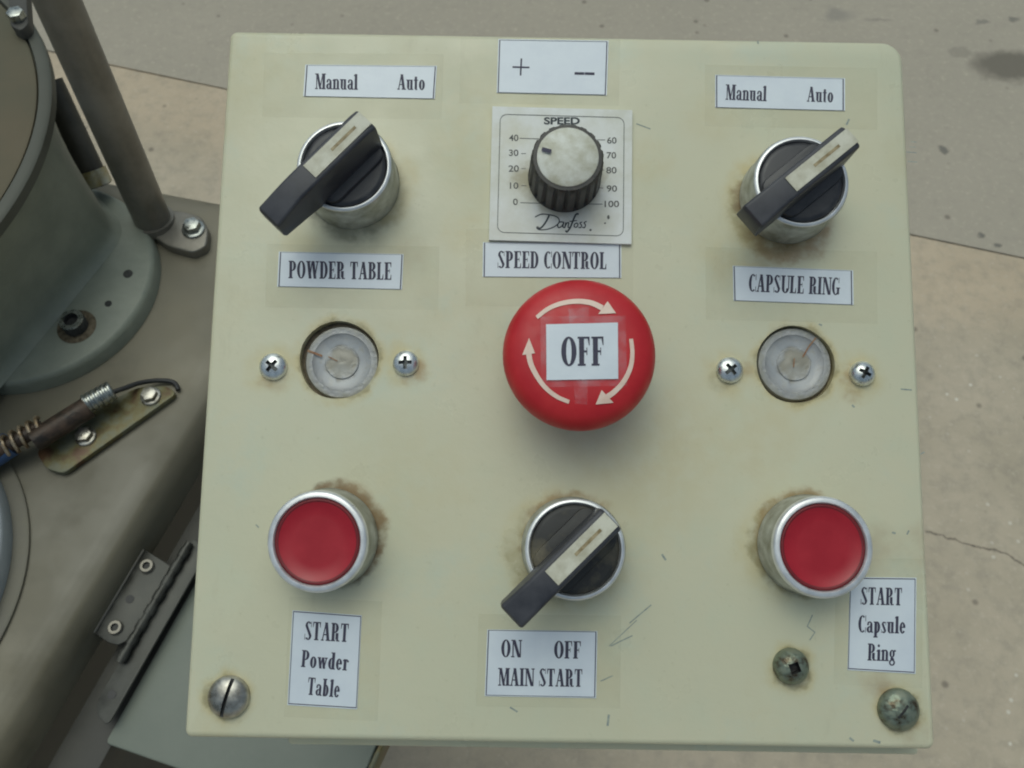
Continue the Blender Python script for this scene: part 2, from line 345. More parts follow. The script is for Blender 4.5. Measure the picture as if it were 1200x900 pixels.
def rrect(x0, y0, x1, y1, rs, n=8):               # rs: radii bl, br, tr, tl
    pts = []
    for (cx, cy, a0), r in zip(((x0, y0, 180), (x1, y0, 270), (x1, y1, 0), (x0, y1, 90)), rs):
        sx = 1 if cx == x0 else -1; sy = 1 if cy == y0 else -1
        for i in range(n+1):
            a = R(a0+90*i/n); pts.append((cx+sx*r+r*math.cos(a), cy+sy*r+r*math.sin(a)))
    return pts
def round_poly(pts, r, n=5):
    out = []; k = len(pts)
    for i in range(k):
        p = Vector(pts[i][:2]); a = (Vector(pts[i-1][:2])-p); b = (Vector(pts[(i+1) % k][:2])-p)
        rr = min(r, a.length*.45, b.length*.45); A = p+a.normalized()*rr; B = p+b.normalized()*rr
        for j in range(n+1):
            t = j/n; out.append(tuple(A*(1-t)**2+p*2*t*(1-t)+B*t*t))
    return out
def tube_mesh(path, rad, n=16, closed_ends=True):
    V, F = [], []; P = [Vector(p) for p in path]; up = Vector((0, 0, 1))
    rr = rad if isinstance(rad, (list, tuple)) else [rad]*len(P)
    for i, p in enumerate(P):
        t = (P[min(i+1, len(P)-1)]-P[max(i-1, 0)]).normalized()
        s = t.cross(up); s = s.normalized() if s.length > 1e-4 else Vector((1, 0, 0)); u = s.cross(t)
        for k in range(n):
            a = 2*math.pi*k/n; V.append(p+rr[i]*(math.cos(a)*s+math.sin(a)*u))
    for i in range(len(P)-1):
        for k in range(n):
            l = (k+1) % n; F.append((i*n+k, i*n+l, (i+1)*n+l, (i+1)*n+k))
    if closed_ends: F.append(tuple(range(n))); F.append(tuple(range((len(P)-1)*n+n-1, (len(P)-1)*n-1, -1)))
    return V, F
def apply_bool(o, cutters):
    for c in cutters:
        m = o.modifiers.new('cut', 'BOOLEAN'); m.operation = 'DIFFERENCE'; m.object = c; m.solver = 'EXACT'
    bpy.context.view_layer.update(); dg = bpy.context.evaluated_depsgraph_get()
    me = bpy.data.meshes.new_from_object(o.evaluated_get(dg)); o.modifiers.clear(); o.data = me
    for p in me.polygons: p.use_smooth = True
    me.set_sharp_from_angle(angle=R(35))
    for c in cutters: bpy.data.objects.remove(c)

# ---------------------------------------------------------------- condensed serif lettering, drawn as shapes
T, K, SF = .066, .168, .05
def rc(x0, y0, x1, y1): return [(x0, y0), (x1, y0), (x1, y1), (x0, y1)]
def stem(x, y0=0, y1=1, w=K, b=1, t=1):
    o = [rc(x, y0, x+w, y1)]
    if b: o.append(rc(x-SF, y0, x+w+SF, y0+T))
    if t == 1: o.append(rc(x-SF, y1-T, x+w+SF, y1))
    if t == 2: o.append([(x-SF*1.4, y1-T*1.9), (x+.01, y1-T*1.9), (x+.03, y1), (x-SF*.4, y1-T*.6)])
    return o
def arc(cx, cy, rx, ry, a0, a1, tx=K, ty=T, n=14):
    o = []
    for i in range(n):
        q = []
        for a in (a0+(a1-a0)*i/n, a0+(a1-a0)*(i+1)/n):
            c, s = math.cos(R(a)), math.sin(R(a)); q.append(((cx+rx*c, cy+ry*s), (cx+(rx-tx)*c, cy+(ry-ty)*s)))
        o.append([q[0][0], q[1][0], q[1][1], q[0][1]])
    return o
def dg(x0, y0, x1, y1, w): return [[(x0, y0), (x0+w, y0), (x1+w, y1), (x1, y1)]]
def ball(x, y, r=.06): return [[(x+r*math.cos(R(a)), y+r*1.1*math.sin(R(a))) for a in range(0, 360, 36)]]
X = .66
def GL():
    g = {}
    g['A'] = (.56, dg(.05, 0, .235, 1, T) + dg(.35, 0, .20, 1, K) + [rc(.12, .30, .38, .30+T)] + [rc(0, 0, .17, T)] + [rc(.29, 0, .57, T)])
    g['B'] = (.50, stem(.05)+[rc(.05, 1-T, .25, 1), rc(.05, .5, .25, .5+T), rc(.05, 0, .25, T)]+arc(.24, .76, .21, .24, -90, 90)+arc(.24, .275, .24, .275, -90, 90))
    g['C'] = (.48, arc(.26, .5, .25, .51, 52, 308)+[rc(.44, .66, .475, 1), rc(.44, 0, .475, .3)])
    g['D'] = (.52, stem(.05)+[rc(.05, 1-T, .25, 1), rc(.05, 0, .25, T)]+arc(.23, .5, .27, .5, -90, 90))
    g['E'] = (.46, stem(.05)+[rc(.05, 1-T, .42, 1), rc(.05, 0, .43, T), rc(.05, .48, .33, .48+T), [(.42, 1), (.42, .72), (.395, .72), (.34, 1)], [(.43, 0), (.43, .3), (.405, .3), (.35, 0)], rc(.31, .38, .335, .63)])
    g['F'] = (.44, stem(.05)+[rc(.05, 1-T, .41, 1), rc(.05, .46, .32, .46+T), [(.41, 1), (.41, .70), (.385, .70), (.33, 1)], rc(.30, .36, .325, .62)])
    g['G'] = (.53, arc(.26, .5, .25, .51, 52, 305)+[rc(.43, .68, .465, 1), rc(.34, .04, .34+K*.85, .44), rc(.29, .44-T, .53, .44)])
    g['I'] = (.27, stem(.05))
    g['L'] = (.44, stem(.05)+[rc(.05, 0, .41, T), [(.41, 0), (.41, .32), (.385, .32), (.32, 0)]])
    g['M'] = (.70, [rc(.08, 0, .08+T, 1), rc(.01, 0, .2, T), rc(.0, 1-T, .16, 1)]+dg(.29, 0, .08, 1, K*.9)+dg(.30, 0, .49, 1, T)+stem(.50))
    g['N'] = (.58, [rc(.07, 0, .07+T, 1), rc(0, 0, .19, T), rc(0, 1-T, .16, 1), rc(.48, 0, .48+T, 1), rc(.41, 1-T, .6, 1)]+dg(.37, 0, .06, 1, K))
    g['O'] = (.54, arc(.27, .5, .26, .51, 0, 360, n=28))
    g['P'] = (.48, stem(.05)+[rc(.05, 1-T, .25, 1), rc(.05, .42, .25, .42+T)]+arc(.23, .71, .23, .29, -90, 90))
    g['R'] = (.53, stem(.05)+[rc(.05, 1-T, .25, 1), rc(.05, .46, .25, .46+T)]+arc(.23, .73, .22, .27, -90, 90)+[rc(.28, .10, .28+K, .46), rc(.36, 0, .53, T), rc(.33, .0, .45, .12)])
    g['S'] = (.44, arc(.22, .75, .19, .26, 35, 180, K*.8)+arc(.22, .25, .20, .26, -145, 0, K*.85)+[[(.03, .75), (.03+K*.8, .80), (.42, .25), (.42-K*.85, .2)]]+[rc(.375, .7, .405, 1), rc(.01, 0, .04, .32)])
    g['T'] = (.50, stem(.165, t=0)+[rc(.02, 1-T, .48, 1), [(.02, 1), (.02, .70), (.045, .70), (.10, 1)], [(.48, 1), (.48, .70), (.455, .70), (.40, 1)]])
    g['U'] = (.54, [rc(.06, .25, .06+K, 1), rc(0, 1-T, .29, 1), rc(.46, .25, .46+T, 1), rc(.39, 1-T, .57, 1)]+arc(.288, .27, .228, .28, 180, 360, K, T))
    g['W'] = (.80, dg(.17, 0, .05, 1, K)+dg(.20, 0, .33, 1, T)+dg(.47, 0, .34, 1, K)+dg(.50, 0, .67, 1, T)+[rc(0, 1-T, .27, 1), rc(.58, 1-T, .78, 1)])
    g['a'] = (.42, [rc(.23, .05, .23+K*.9, X*.72), rc(.3, 0, .43, T)]+arc(.20, X*.72, .178, X*.28, 0, 150, K*.8)+arc(.19, X*.28, .17, X*.29, 60, 330, K*.85, T)+ball(.10, X*.74))
    g['b'] = (.44, stem(.05, b=0)+arc(.21, X/2, .20, X/2+.01, -120, 120, K*.95))
    g['d'] = (.44, [rc(.23, 0, .23+K, 1), rc(.17, 1-T, .3, 1), rc(.3, 0, .45, T)]+arc(.22, X/2, .20, X/2+.01, 60, 300, K*.95))
    g['e'] = (.39, arc(.20, X/2, .185, X/2+.01, 8, 325, K*.9)+[rc(.13, X/2, .37, X/2+T)])
    g['g'] = (.42, arc(.19, X*.66, .165, X*.35, 0, 360, K*.75, T, 20)+arc(.20, -.08, .19, .19, 0, 360, K*.6, T*1.2, 20)+[rc(.30, X-T*1.6, .42, X), [(.08, .1), (.2, .1), (.34, .04), (.3, .18), (.12, .24)]])
    g['i'] = (.25, stem(.05, 0, X, t=2)+ball(.12, .88, .075))
    g['l'] = (.25, stem(.05, t=2))
    g['n'] = (.46, stem(.05, 0, X, t=2, w=K*.9)+[rc(.28, 0, .28+K*.9, X*.72), rc(.24, 0, .48, T)]+arc(.27, X*.70, .16, X*.31, 0, 135, K*.85))
    g['o'] = (.42, arc(.21, X/2, .195, X/2+.01, 0, 360, K*.95, n=22))
    g['p'] = (.44, [rc(.05, -.28, .05+K, X), rc(0, -.28, .27, -.28+T), rc(0, X-T, .1, X)]+arc(.21, X/2, .20, X/2+.01, -120, 120, K*.95))
    g['r'] = (.33, stem(.05, 0, X, t=2)+arc(.24, X*.74, .09, X*.26, 40, 150, .08, T)+ball(.30, X*.82, .06))
    g['s'] = (.33, arc(.17, X*.75, .14, X*.26, 35, 180, K*.75)+arc(.165, X*.25, .15, X*.26, -145, 0, K*.75)+[[(.03, X*.76), (.16, X*.8), (.315, X*.24), (.19, X*.2)]]+[rc(.28, X*.68, .305, X), rc(.01, 0, .035, X*.32)])
    g['t'] = (.29, [rc(.06, .08, .06+K*.9, .86), rc(0, X-T, .27, X)]+arc(.17, .1, .11, .11, 180, 320, K*.7, T))
    g['u'] = (.46, [rc(.05, .2, .05+K*.9, X), rc(0, X-T, .1, X), rc(.26, 0, .26+K*.9, X), rc(.20, X-T, .3, X), rc(.3, 0, .46, T)]+arc(.20, .2, .15, .21, 180, 300, K*.85, T))
    g['w'] = (.60, dg(.14, 0, .03, X, K*.85)+dg(.16, 0, .26, X, T)+dg(.35, 0, .25, X, K*.85)+dg(.38, 0, .50, X, T)+[rc(0, X-T, .2, X), rc(.42, X-T, .6, X)])
    g[' '] = (.24, [])
    return g
GLY = GL()
def text_polys(txt, P0, P1, capx):               # baseline from P0 to P1 (pixels), cap height capx pixels -> polygons in pixels
    adv = sum(GLY[c][0]+.03 for c in txt)-.03; P0 = Vector(P0); P1 = Vector(P1)
    dx = (P1-P0)/adv; up = Vector((-(P1-P0).normalized().y*-1, -1)); up = Vector(((P1-P0).y, -(P1-P0).x)).normalized()*capx
    out = []; x = 0
    for c in txt:
        wd, polys = GLY[c]
        for p in polys: out.append([P0+dx*(x+u)+up*v for u, v in p])
        x += wd+.03
    return out
def stroke(pts, wd):                              # a pen stroke in pixels
    out = []
    P = [Vector(p) for p in pts]
    for a, b in zip(P, P[1:]):
        d = (b-a); n = Vector((-d.y, d.x)).normalized()*wd/2; e = d.normalized()*wd*.25
        out.append([a-n-e, b-n+e, b+n+e, a+n-e])
    return out
def catmull(P, n=6):
    P = [Vector(p) for p in P]; Q = [P[0]]+P+[P[-1]]; out = []
    for i in range(1, len(Q)-2):
        for k in range(n):
            t = k/n; a, b, c, d = Q[i-1:i+3]
            out.append(.5*((2*b)+(c-a)*t+(2*a-5*b+4*c-d)*t*t+(3*b-a-3*c+d)*t**3))
    return out+[P[-1]]
def sans_polys(txt, ctr, hpx, wpx, off=.012):               # a sans word centred at ctr, hpx tall, wpx wide
    cu = bpy.data.curves.new('t', 'FONT'); cu.body = txt; cu.offset = off; ob = bpy.data.objects.new('t', cu); COL.objects.link(ob)
    bpy.context.view_layer.update(); d = bpy.context.evaluated_depsgraph_get(); me = bpy.data.meshes.new_from_object(ob.evaluated_get(d))
    xs = [v.co.x for v in me.vertices]; ys = [v.co.y for v in me.vertices]; x0, x1, y0, y1 = min(xs), max(xs), min(ys), max(ys)
    out = [[Vector((ctr[0]+((me.vertices[i].co.x-x0)/(x1-x0)-.5)*wpx, ctr[1]-((me.vertices[i].co.y-y0)/(y1-y0)-.5)*hpx)) for i in p.vertices] for p in me.polygons]
    bpy.data.objects.remove(ob); bpy.data.curves.remove(cu); bpy.data.meshes.remove(me)
    return out

class Sheet:                                      # a thin printed sheet: paper body plus ink faces just proud of it
    def __init__(s): s.V = []; s.F = []; s.I = []
    def add(s, pts, mi):
        b = len(s.V); s.V += [tuple(p) for p in pts]; s.F.append(tuple(range(b, b+len(pts)))); s.I.append(mi)
    def body(s, P, z0, z1):
        lo = [Vector((p.x, p.y, z0)) for p in P]; hi = [Vector((p.x, p.y, z1)) for p in P]
        s.add(hi, 0); n = len(P)
        for i in range(n): s.add([lo[i], lo[(i+1) % n], hi[(i+1) % n], hi[i]], 0)
    def ink(s, polys, z, mi=1, conv=at):
        for i, p in enumerate(polys):
            q = [conv(v[0], v[1], z) for v in p]
            q = [Vector((a.x, a.y, z+1.5e-6*(i % 7))) if conv is at else a for a in q]
            if (q[1]-q[0]).cross(q[2]-q[1]).z < 0: q = q[::-1]
            s.add(q, mi)

# ================================================================ SETTING
# ground: one sheet with the recessed joint between two pours
Lg = 40; gw, gdp = .0017, .008; V = []
mid = (JA+JB)/2
for off, z in ((-Lg, 0), (-gw, 0), (-gw+.0004, -gdp), (gw-.0004, -gdp), (gw, 0), (Lg, 0)):
    for k in range(0, 81):
        s_ = (k-40)/40; s_ = math.copysign(abs(s_)**2.2, s_)*Lg
        wob = .0022*math.sin(s_*31)+.0014*math.sin(s_*77+1) if abs(off) < 1 and abs(s_) < 3 else 0
        p = mid + JD*s_ + JN*(off+wob); V.append((p.x, p.y, z))
F = [(j*81+k, j*81+k+1, (j+1)*81+k+1, (j+1)*81+k) for j in range(5) for k in range(80)]
gr = mesh('ground', V, F, M['ground'], smooth=None); gr['kind'] = 'structure'

# ================================================================ CONTROL BOX
box = empty('control_box', 'cream painted metal control box with selector switches, red buttons and paper labels', 'control box', PANEL)
W2, H2 = .095, .0955
bm = prism(rrect(-W2, -H2, W2, H2, (.002, .0022, .0058, .0022)), -.012, 0, .0016, 4)
cover = from_bm('cover_plate', bm, M['cover'], box, smooth=50)
def holder(px, py, r, z0=-.03, z1=.01):
    q = at(px, py); V, F, I = lathe([(r, z0), (r, z1)], 48, rfun=lambda r, z, a, j: r*(1+.012*math.sin(3*a+px)+.008*math.sin(5*a)))
    o = mesh('cutter', V, F, M['cover'], box, loc=(q.x, q.y, 0)); return o
apply_bool(cover, [holder(397, 421.5, .01055), holder(932, 427, .01050)])
bm = prism(rrect(-W2+.0008, -H2+.0012, W2-.0012, H2-.0008, (.003,)*4), -.085, -.0122, .001, 1)
from_bm('enclosure_body', bm, M['box_body'], box, label='deep metal body behind the cream cover plate')
bm = prism(rrect(-.0715, -H2-.0043, .0960, -H2+.004, (.001,)*4), -.030, -.0124, .0006, 2); from_bm('bottom_lip', bm, M['cover'], box, label='folded metal lip showing under the bottom edge')
# mounting post from the box down to the yard (hidden behind the cover from the front)
Minv = PANEL.inverted(); pb = PANEL @ Vector((.0, .07, -.0855))
V, F = tube_mesh([Minv@Vector((pb.x, pb.y, .0)), Minv@Vector((pb.x, pb.y, pb.z+.02))], .018, 24)
mesh('support_post', V, F, M['tube'], box)

def tape(px):                                     # clear adhesive tape under/around a label
    s = Sheet(); s.body([at(*p) for p in px], .00001, .00005); mesh('clear_tape', s.V, s.F, M['tape'], box, smooth=None)
def label(px, lines, lab, border=True, extra=()):
    s = Sheet(); c = [Vector(p) for p in px]; s.body([at(*p) for p in px], .00001, .00020)
    m = sum(c, Vector((0, 0)))/4
    if border:
        i0 = [p+(m-p).normalized()*1.3 for p in c]; i1 = [p+(m-p).normalized()*2.6 for p in c]
        s.ink([[i0[k], i0[(k+1) % 4], i1[(k+1) % 4], i1[k]] for k in range(4)], .00024)
    for t, a, b, h in lines: s.ink(text_polys(t, a, b, h), .00025)
    s.ink(list(extra), .00025)
    return mesh('paper_label', s.V, s.F, [M['paper'], M['ink']], box, smooth=None, midx=s.I, label=lab)

def grow(px, l, t, r, b):
    (x0, y0), (x1, y1), (x2, y2), (x3, y3) = px; return [(x0-l, y0-t), (x1+r, y1-t), (x2+r, y2+b), (x3-l, y3+b)]
LB = {
 'ma1': [(358, 76), (512, 77.5), (509.5, 116), (355.5, 113)],
 'pm': [(584, 46), (713, 48), (711, 112), (582, 109)],
 'ma2': [(838, 88), (990, 92), (990, 130), (838, 126)],
 'pt': [(327, 295), (473, 298), (471, 339.5), (325, 336)],
 'sc': [(566, 284), (728, 286), (728, 326), (565.5, 324.5)],
 'cr': [(858.5, 311.5), (999.5, 317), (1000, 357.5), (859.5, 352.5)],
 'sp': [(343, 715), (424, 721), (418.5, 831), (337, 826)],
 'oo': [(571, 737.5), (700, 739.5), (698.5, 818), (568, 815.5)],
 'sr': [(996, 676), (1073.5, 677), (1072.5, 789.5), (993, 785)]}
tape(grow(LB['ma1'], 48, 14, 8, 24)); tape(grow(LB['pt'], 14, 9, 42, 24)); tape(grow(LB['pm'], 44, 2, 14, 12)); tape(grow(LB['sc'], 20, 16, 14, 34))
tape(grow(LB['ma2'], 12, 12, 38, 22)); tape(grow(LB['cr'], 32, 22, 28, 22)); tape(grow(LB['sp'], 4, 16, 24, 14)); tape(grow(LB['oo'], 10, 18, 28, 12)); tape(grow(LB['sr'], 16, 22, 8, 17))
label(LB['ma1'], [('Manual', (369, 104.3), (419, 105.2), 18.3), ('Auto', (465.5, 105), (498, 105.5), 18)], 'white paper label reading Manual and Auto, at the upper left')
label(LB['pm'], [], 'tall white paper label printed with a plus and a double minus', True,
      stroke([(601, 78.5), (620, 79)], 1.9)+stroke([(611, 69), (610, 88)], 1.9)+stroke([(674, 86), (684, 86.2)], 3.0)+stroke([(686, 86.2), (696, 86.4)], 3.0))
label(LB['ma2'], [('Manual', (850, 116.8), (898, 118.6), 18), ('Auto', (945.5, 119), (976.5, 120), 17.5)], 'white paper label reading Manual and Auto, at the upper right')
label(LB['pt'], [('POWDER TABLE', (338, 326), (459, 328), 20.5)], 'white paper label reading POWDER TABLE')
label(LB['sc'], [('SPEED CONTROL', (583, 314), (711, 315.5), 20)], 'white paper label reading SPEED CONTROL')
label(LB['cr'], [('CAPSULE RING', (877, 341.5), (984, 346), 20.5)], 'white paper label reading CAPSULE RING')
label(LB['sp'], [('START', (356.5, 749.5), (408, 752.5), 21.5), ('Powder', (352.5, 781.5), (407.5, 786), 20), ('Table', (359.5, 814), (397.5, 817.5), 20.5)], 'white paper label reading START Powder Table')
label(LB['oo'], [('ON', (587, 770), (611, 770.5), 20.5), ('OFF', (649, 771.5), (681, 772), 20.5), ('MAIN START', (583.5, 803.5), (682.5, 805), 20.8)], 'white paper label reading ON OFF MAIN START')
label(LB['sr'], [('START', (1008.5, 708.5), (1057, 709.5), 20.5), ('Capsule', (1005.5, 741), (1061, 742.5), 20), ('Ring', (1016.5, 774), (1049.5, 775), 20)], 'white paper label reading START Capsule Ring, partly under a push button')

# pen marks and scratches on the paint
s = Sheet()
for pts, wd in (([(714, 757), (746, 727)], 1.0), ([(738, 730), (763, 709)], 1.3), ([(716, 757), (728, 751), (741, 745)], 1.3), ([(704, 798), (718, 792)], 1.2),
                ([(952, 721), (946, 734), (955, 741), (949, 750)], 1.3), ([(1068, 166), (1074, 166.5)], 1), ([(1062, 178), (1074, 179)], 1), ([(1064, 189), (1075, 190)], 1), ([(1066, 172), (1073, 172.5)], .8),
                ([(598, 829), (606, 834)], 2.0), ([(712, 850), (713.5, 838)], 2.6), ([(746, 145), (762, 151)], 1.2), ([(1056, 456), (1068, 457)], 1.6), ([(999, 475), (1001, 477)], 2.2),
                ([(1046, 624), (1049, 625)], 2.2), ([(1063, 626), (1065, 622)], 1.8), ([(996, 865), (1000, 868)], 2.6), ([(1024, 868), (1031, 870)], 3.0), ([(776, 650), (780, 656)], 2.4), ([(1079, 532), (1083, 530)], 1.6),
                ([(995, 140), (992, 146)], 2.2), ([(300, 615), (303, 618)], 1.6), ([(960, 380), (963, 381)], 1.8), ([(888, 48), (888.5, 51)], 1.6)):
    s.ink(stroke(pts, wd), .00006, 0)
o = mesh('pen_marks', s.V, s.F, M['graphite'], box, smooth=None, label='short dark pen marks and scratches on the cream paint'); o['kind'] = 'stuff'

# ---- bezel
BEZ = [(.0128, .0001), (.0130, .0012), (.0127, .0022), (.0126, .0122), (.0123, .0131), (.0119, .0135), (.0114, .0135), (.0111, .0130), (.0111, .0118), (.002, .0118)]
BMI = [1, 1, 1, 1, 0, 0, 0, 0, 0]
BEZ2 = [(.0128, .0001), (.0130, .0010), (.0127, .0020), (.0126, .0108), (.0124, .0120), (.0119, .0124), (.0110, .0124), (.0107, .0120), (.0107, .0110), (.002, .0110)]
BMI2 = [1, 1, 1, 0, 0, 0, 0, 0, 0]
def bezel(name, px, py, lab, tilt=(0, 0), k=1):
    pb_ = name == 'push_button'
    q = at(px, py); V, F, I = lathe([(r*k, z) for r, z in (BEZ2 if pb_ else BEZ)], 96, (BMI2 if pb_ else BMI)+[0])
    o = mesh(name, V, F, [M['bezel'], M['bezel_side']], box, loc=(q.x, q.y, 0), midx=I, smooth=50, label=lab)
    if tilt != (0, 0): o.rotation_euler = (R(tilt[0]), R(tilt[1]), 0)
    return o
def lever_bm(ta=0, hd=0):                                   # along +x = pointer end; sections (x, half width, bottom, top, half top width)
    sec = [(-.0207, .0036, .0170, .0226, .0032), (-.0202, .0038, .0158, .0236, .0035), (-.0120, .0037, .0140, .0252, .0033), (-.0095, .0037, .0124, .0254, .0033),
           (.0085, .0037, .0124, .0254, .0033), (.0104, .0037, .0124, .0250, .0033), (.0109, .0036, .0126, .0244, .0031)]
    bm = bmesh.new(); rows = []
    for x, hw, z0, z1, tw in sec:
        x = x+(ta if x < -.01 else hd if x > .005 else 0)
        ch = .0005
        rows.append([bm.verts.new(c) for c in ((x, -hw, z0), (x, hw, z0), (x, tw+.0001, z1-ch), (x, tw-ch, z1), (x, -tw+ch, z1), (x, -tw-.0001, z1-ch))])
    for a, b in zip(rows, rows[1:]):
        for i in range(6): bm.faces.new((a[i], a[(i+1) % 6], b[(i+1) % 6], b[i]))
    bm.faces.new(rows[0][::-1]); bm.faces.new(rows[-1]); bmesh.ops.recalc_face_normals(bm, faces=bm.faces)
    ed_ = [e for e in bm.edges if len(e.link_faces) == 2 and e.calc_face_angle(0) > .5]
    bmesh.ops.bevel(bm, geom=ed_, offset=.00035, segments=2, affect='EDGES', profile=.6); return bm
def selector(px, py, ang, lab, dial_mat, tilt=(0, 0), ta=0, hd=0):
    o = bezel('selector_switch', px, py, lab, tilt)
    prof = [(.0110, .0119), (.0110, .0124), (.0106, .0130), (.0095, .0132), (.0002, .0133)]
    V, F, I = lathe(prof, 64); mesh('dial', V, F, dial_mat, o, smooth=50)
    bm = prism(round_poly([(-.0100, -.0062), (.0100, -.0062), (.0100, .0062), (-.0100, .0062)], .0035), .0131, .0146, .0006, 2)  # ledge added for the shadowed recess edge beside the lever
    bmesh.ops.rotate(bm, verts=bm.verts, matrix=Matrix.Rotation(R(ang), 3, 'Z')); from_bm('added_ledge', bm, dial_mat, o)
    bm = lever_bm(ta, hd); bmesh.ops.rotate(bm, verts=bm.verts, matrix=Matrix.Rotation(R(ang), 3, 'Z')); from_bm('lever', bm, M['lever'], o, smooth=30)
    s = Sheet(); rot = Matrix.Rotation(R(ang), 3, 'Z')
    def b(x0, y0, x1, y1, z0, z1, mi):
        lo = [rot@Vector(p) for p in ((x0, y0, z0), (x1, y0, z0), (x1, y1, z0), (x0, y1, z0))]; hi = [p+Vector((0, 0, z1-z0)) for p in lo]
        s.add(hi, mi); [s.add([lo[i], lo[(i+1) % 4], hi[(i+1) % 4], hi[i]], mi) for i in range(4)]
    b(-.0088, -.0022, .0106+hd, .0022, .0249, .0257, 0); b(-.0012, -.0004, .0072, .0004, .0256, .02575, 1)
    mesh('pointer_insert', s.V, s.F, [M['cream'], M['engrave']], o, smooth=None, midx=s.I)
    return o
def ang_of(p, q, h=.0255):
    a, b = at(*p, h), at(*q, h); return math.degrees(math.atan2(b.y-a.y, b.x-a.x))
selector(413.5, 216, ang_of((316, 251), (425, 145)), 'metal ringed selector switch with long black lever above POWDER TABLE label', M['black'], ta=-.0034)
selector(921, 233, ang_of((876, 265), (997, 167)), 'metal ringed selector switch with long black lever above CAPSULE RING label', M['black'], hd=.0011)
selector(669.5, 641, ang_of((600, 721), (716, 606)), 'metal ringed selector switch with dusty dial above the MAIN START label', M['dusty'], ta=-.0013)

# ---- push buttons
def push_button(px, py, lab, tilt):
    o = bezel('push_button', px, py, lab, tilt)
    V, F, I = lathe([(.01064, .0109), (.01064, .0117), (.0104, .0120), (.0100, .01205), (.0097, .0118), (.0060, .01165), (.0002, .0116)], 80, [1, 1, 1, 1, 0, 0])
    mesh('button_cap', V, F, [M['red_cap'], M['red_rim']], o, midx=I, smooth=50)
    return o
push_button(385.5, 630.5, 'flat red push button in metal ring above START Powder Table label', (2.5, -2.5))
push_button(944.5, 638, 'flat red push button in metal ring beside START Capsule Ring label', (1, 1.5))

# ---- indicator lamps seen through their holes
def lamp(px, py, r, lab, crack):
    q = at(px, py, -.0014)
    V, F, I = lathe([(r*1.0, -.006), (r, -.0006), (r*.965, 0), (r*.80, .0001), (r*.76, -.0004), (r*.47, -.0006), (r*.44, -.0001), (r*.05, .0)], 64)
    o = mesh('indicator_lamp', V, F, M['lens'], box, loc=(q.x, q.y, -.0014), smooth=50, label=lab)
    s = Sheet()
    for pts, wd in crack:
        for p in stroke(pts, wd):
            c = [at(v.x, v.y, -.0011)-Vector((q.x, q.y, -.0014)) for v in p]
            if (c[1]-c[0]).cross(c[2]-c[1]).z < 0: c = c[::-1]
            s.add(c, 0)
    mesh('rust_streak', s.V, s.F, mat('streak', (.26, .10, .04), (.36, .24, .14), .6, scale=900), o, smooth=None)
    V, F, I = lathe([(.0125, -.0035), (.0125, -.0020), (.0002, -.0020)], 40)
    mesh('lamp_socket', V, F, M['rusty_bolt'], o, loc=(0, 0, .0006))
lamp(400.5, 424.5, .0099, 'cloudy white indicator lamp recessed in a hole left of the red stop button', [([(361, 411), (369, 414), (377, 417)], 2.6), ([(385, 418), (395, 423)], 1.2)])
lamp(931, 426.5, .0100, 'cloudy white indicator lamp recessed in a hole right of the red stop button', [([(956, 396), (948, 406), (941, 418)], 1.8), ([(931, 420), (930, 430)], 1.4)])

# ---- emergency stop
q = at(674, 428)
ES = [(.0085, .0118), (.0130, .0128), (.0170, .0150), (.0184, .0172), (.01875, .0195), (.0184, .0216), (.0174, .0234), (.0158, .0246), (.0135, .0254), (.0112, .0258), (.0080, .0260), (.0002, .0261)]
def es_z(r):
    for (r0, z0), (r1, z1) in zip(ES[4:], ES[5:]):
        if r1 <= r <= r0: return z0+(z1-z0)*(r0-r)/(r0-r1)
    return .0195
c0 = at(678.5, 416, .0195); q = Vector((c0.x, c0.y, 0))
kk = (at(768, 416, .0195)-at(589, 416, .0195)).length/2/.01875
V, F, I = lathe([(r*kk, z) for r, z in ES], 96)
es = mesh('emergency_stop', V, F, M['red'], box, loc=q, smooth=60, label='large red mushroom stop button with arrows and a paper OFF label')
V, F, I = lathe([(.0142, .0001), (.0142, .0016), (.0120, .0022), (.0095, .0026), (.0095, .0125)], 64); mesh('button_neck', V, F, M['black'], es)
def onhead(px, py, lift):                         # drop a surveyed point onto the head's surface
    z = .026
    for _ in range(6): p = at(px, py, z)-q; z = es_z(min(math.hypot(p.x, p.y)/kk, .0187))+lift
    p = at(px, py, z)-q; return Vector((p.x, p.y, z))
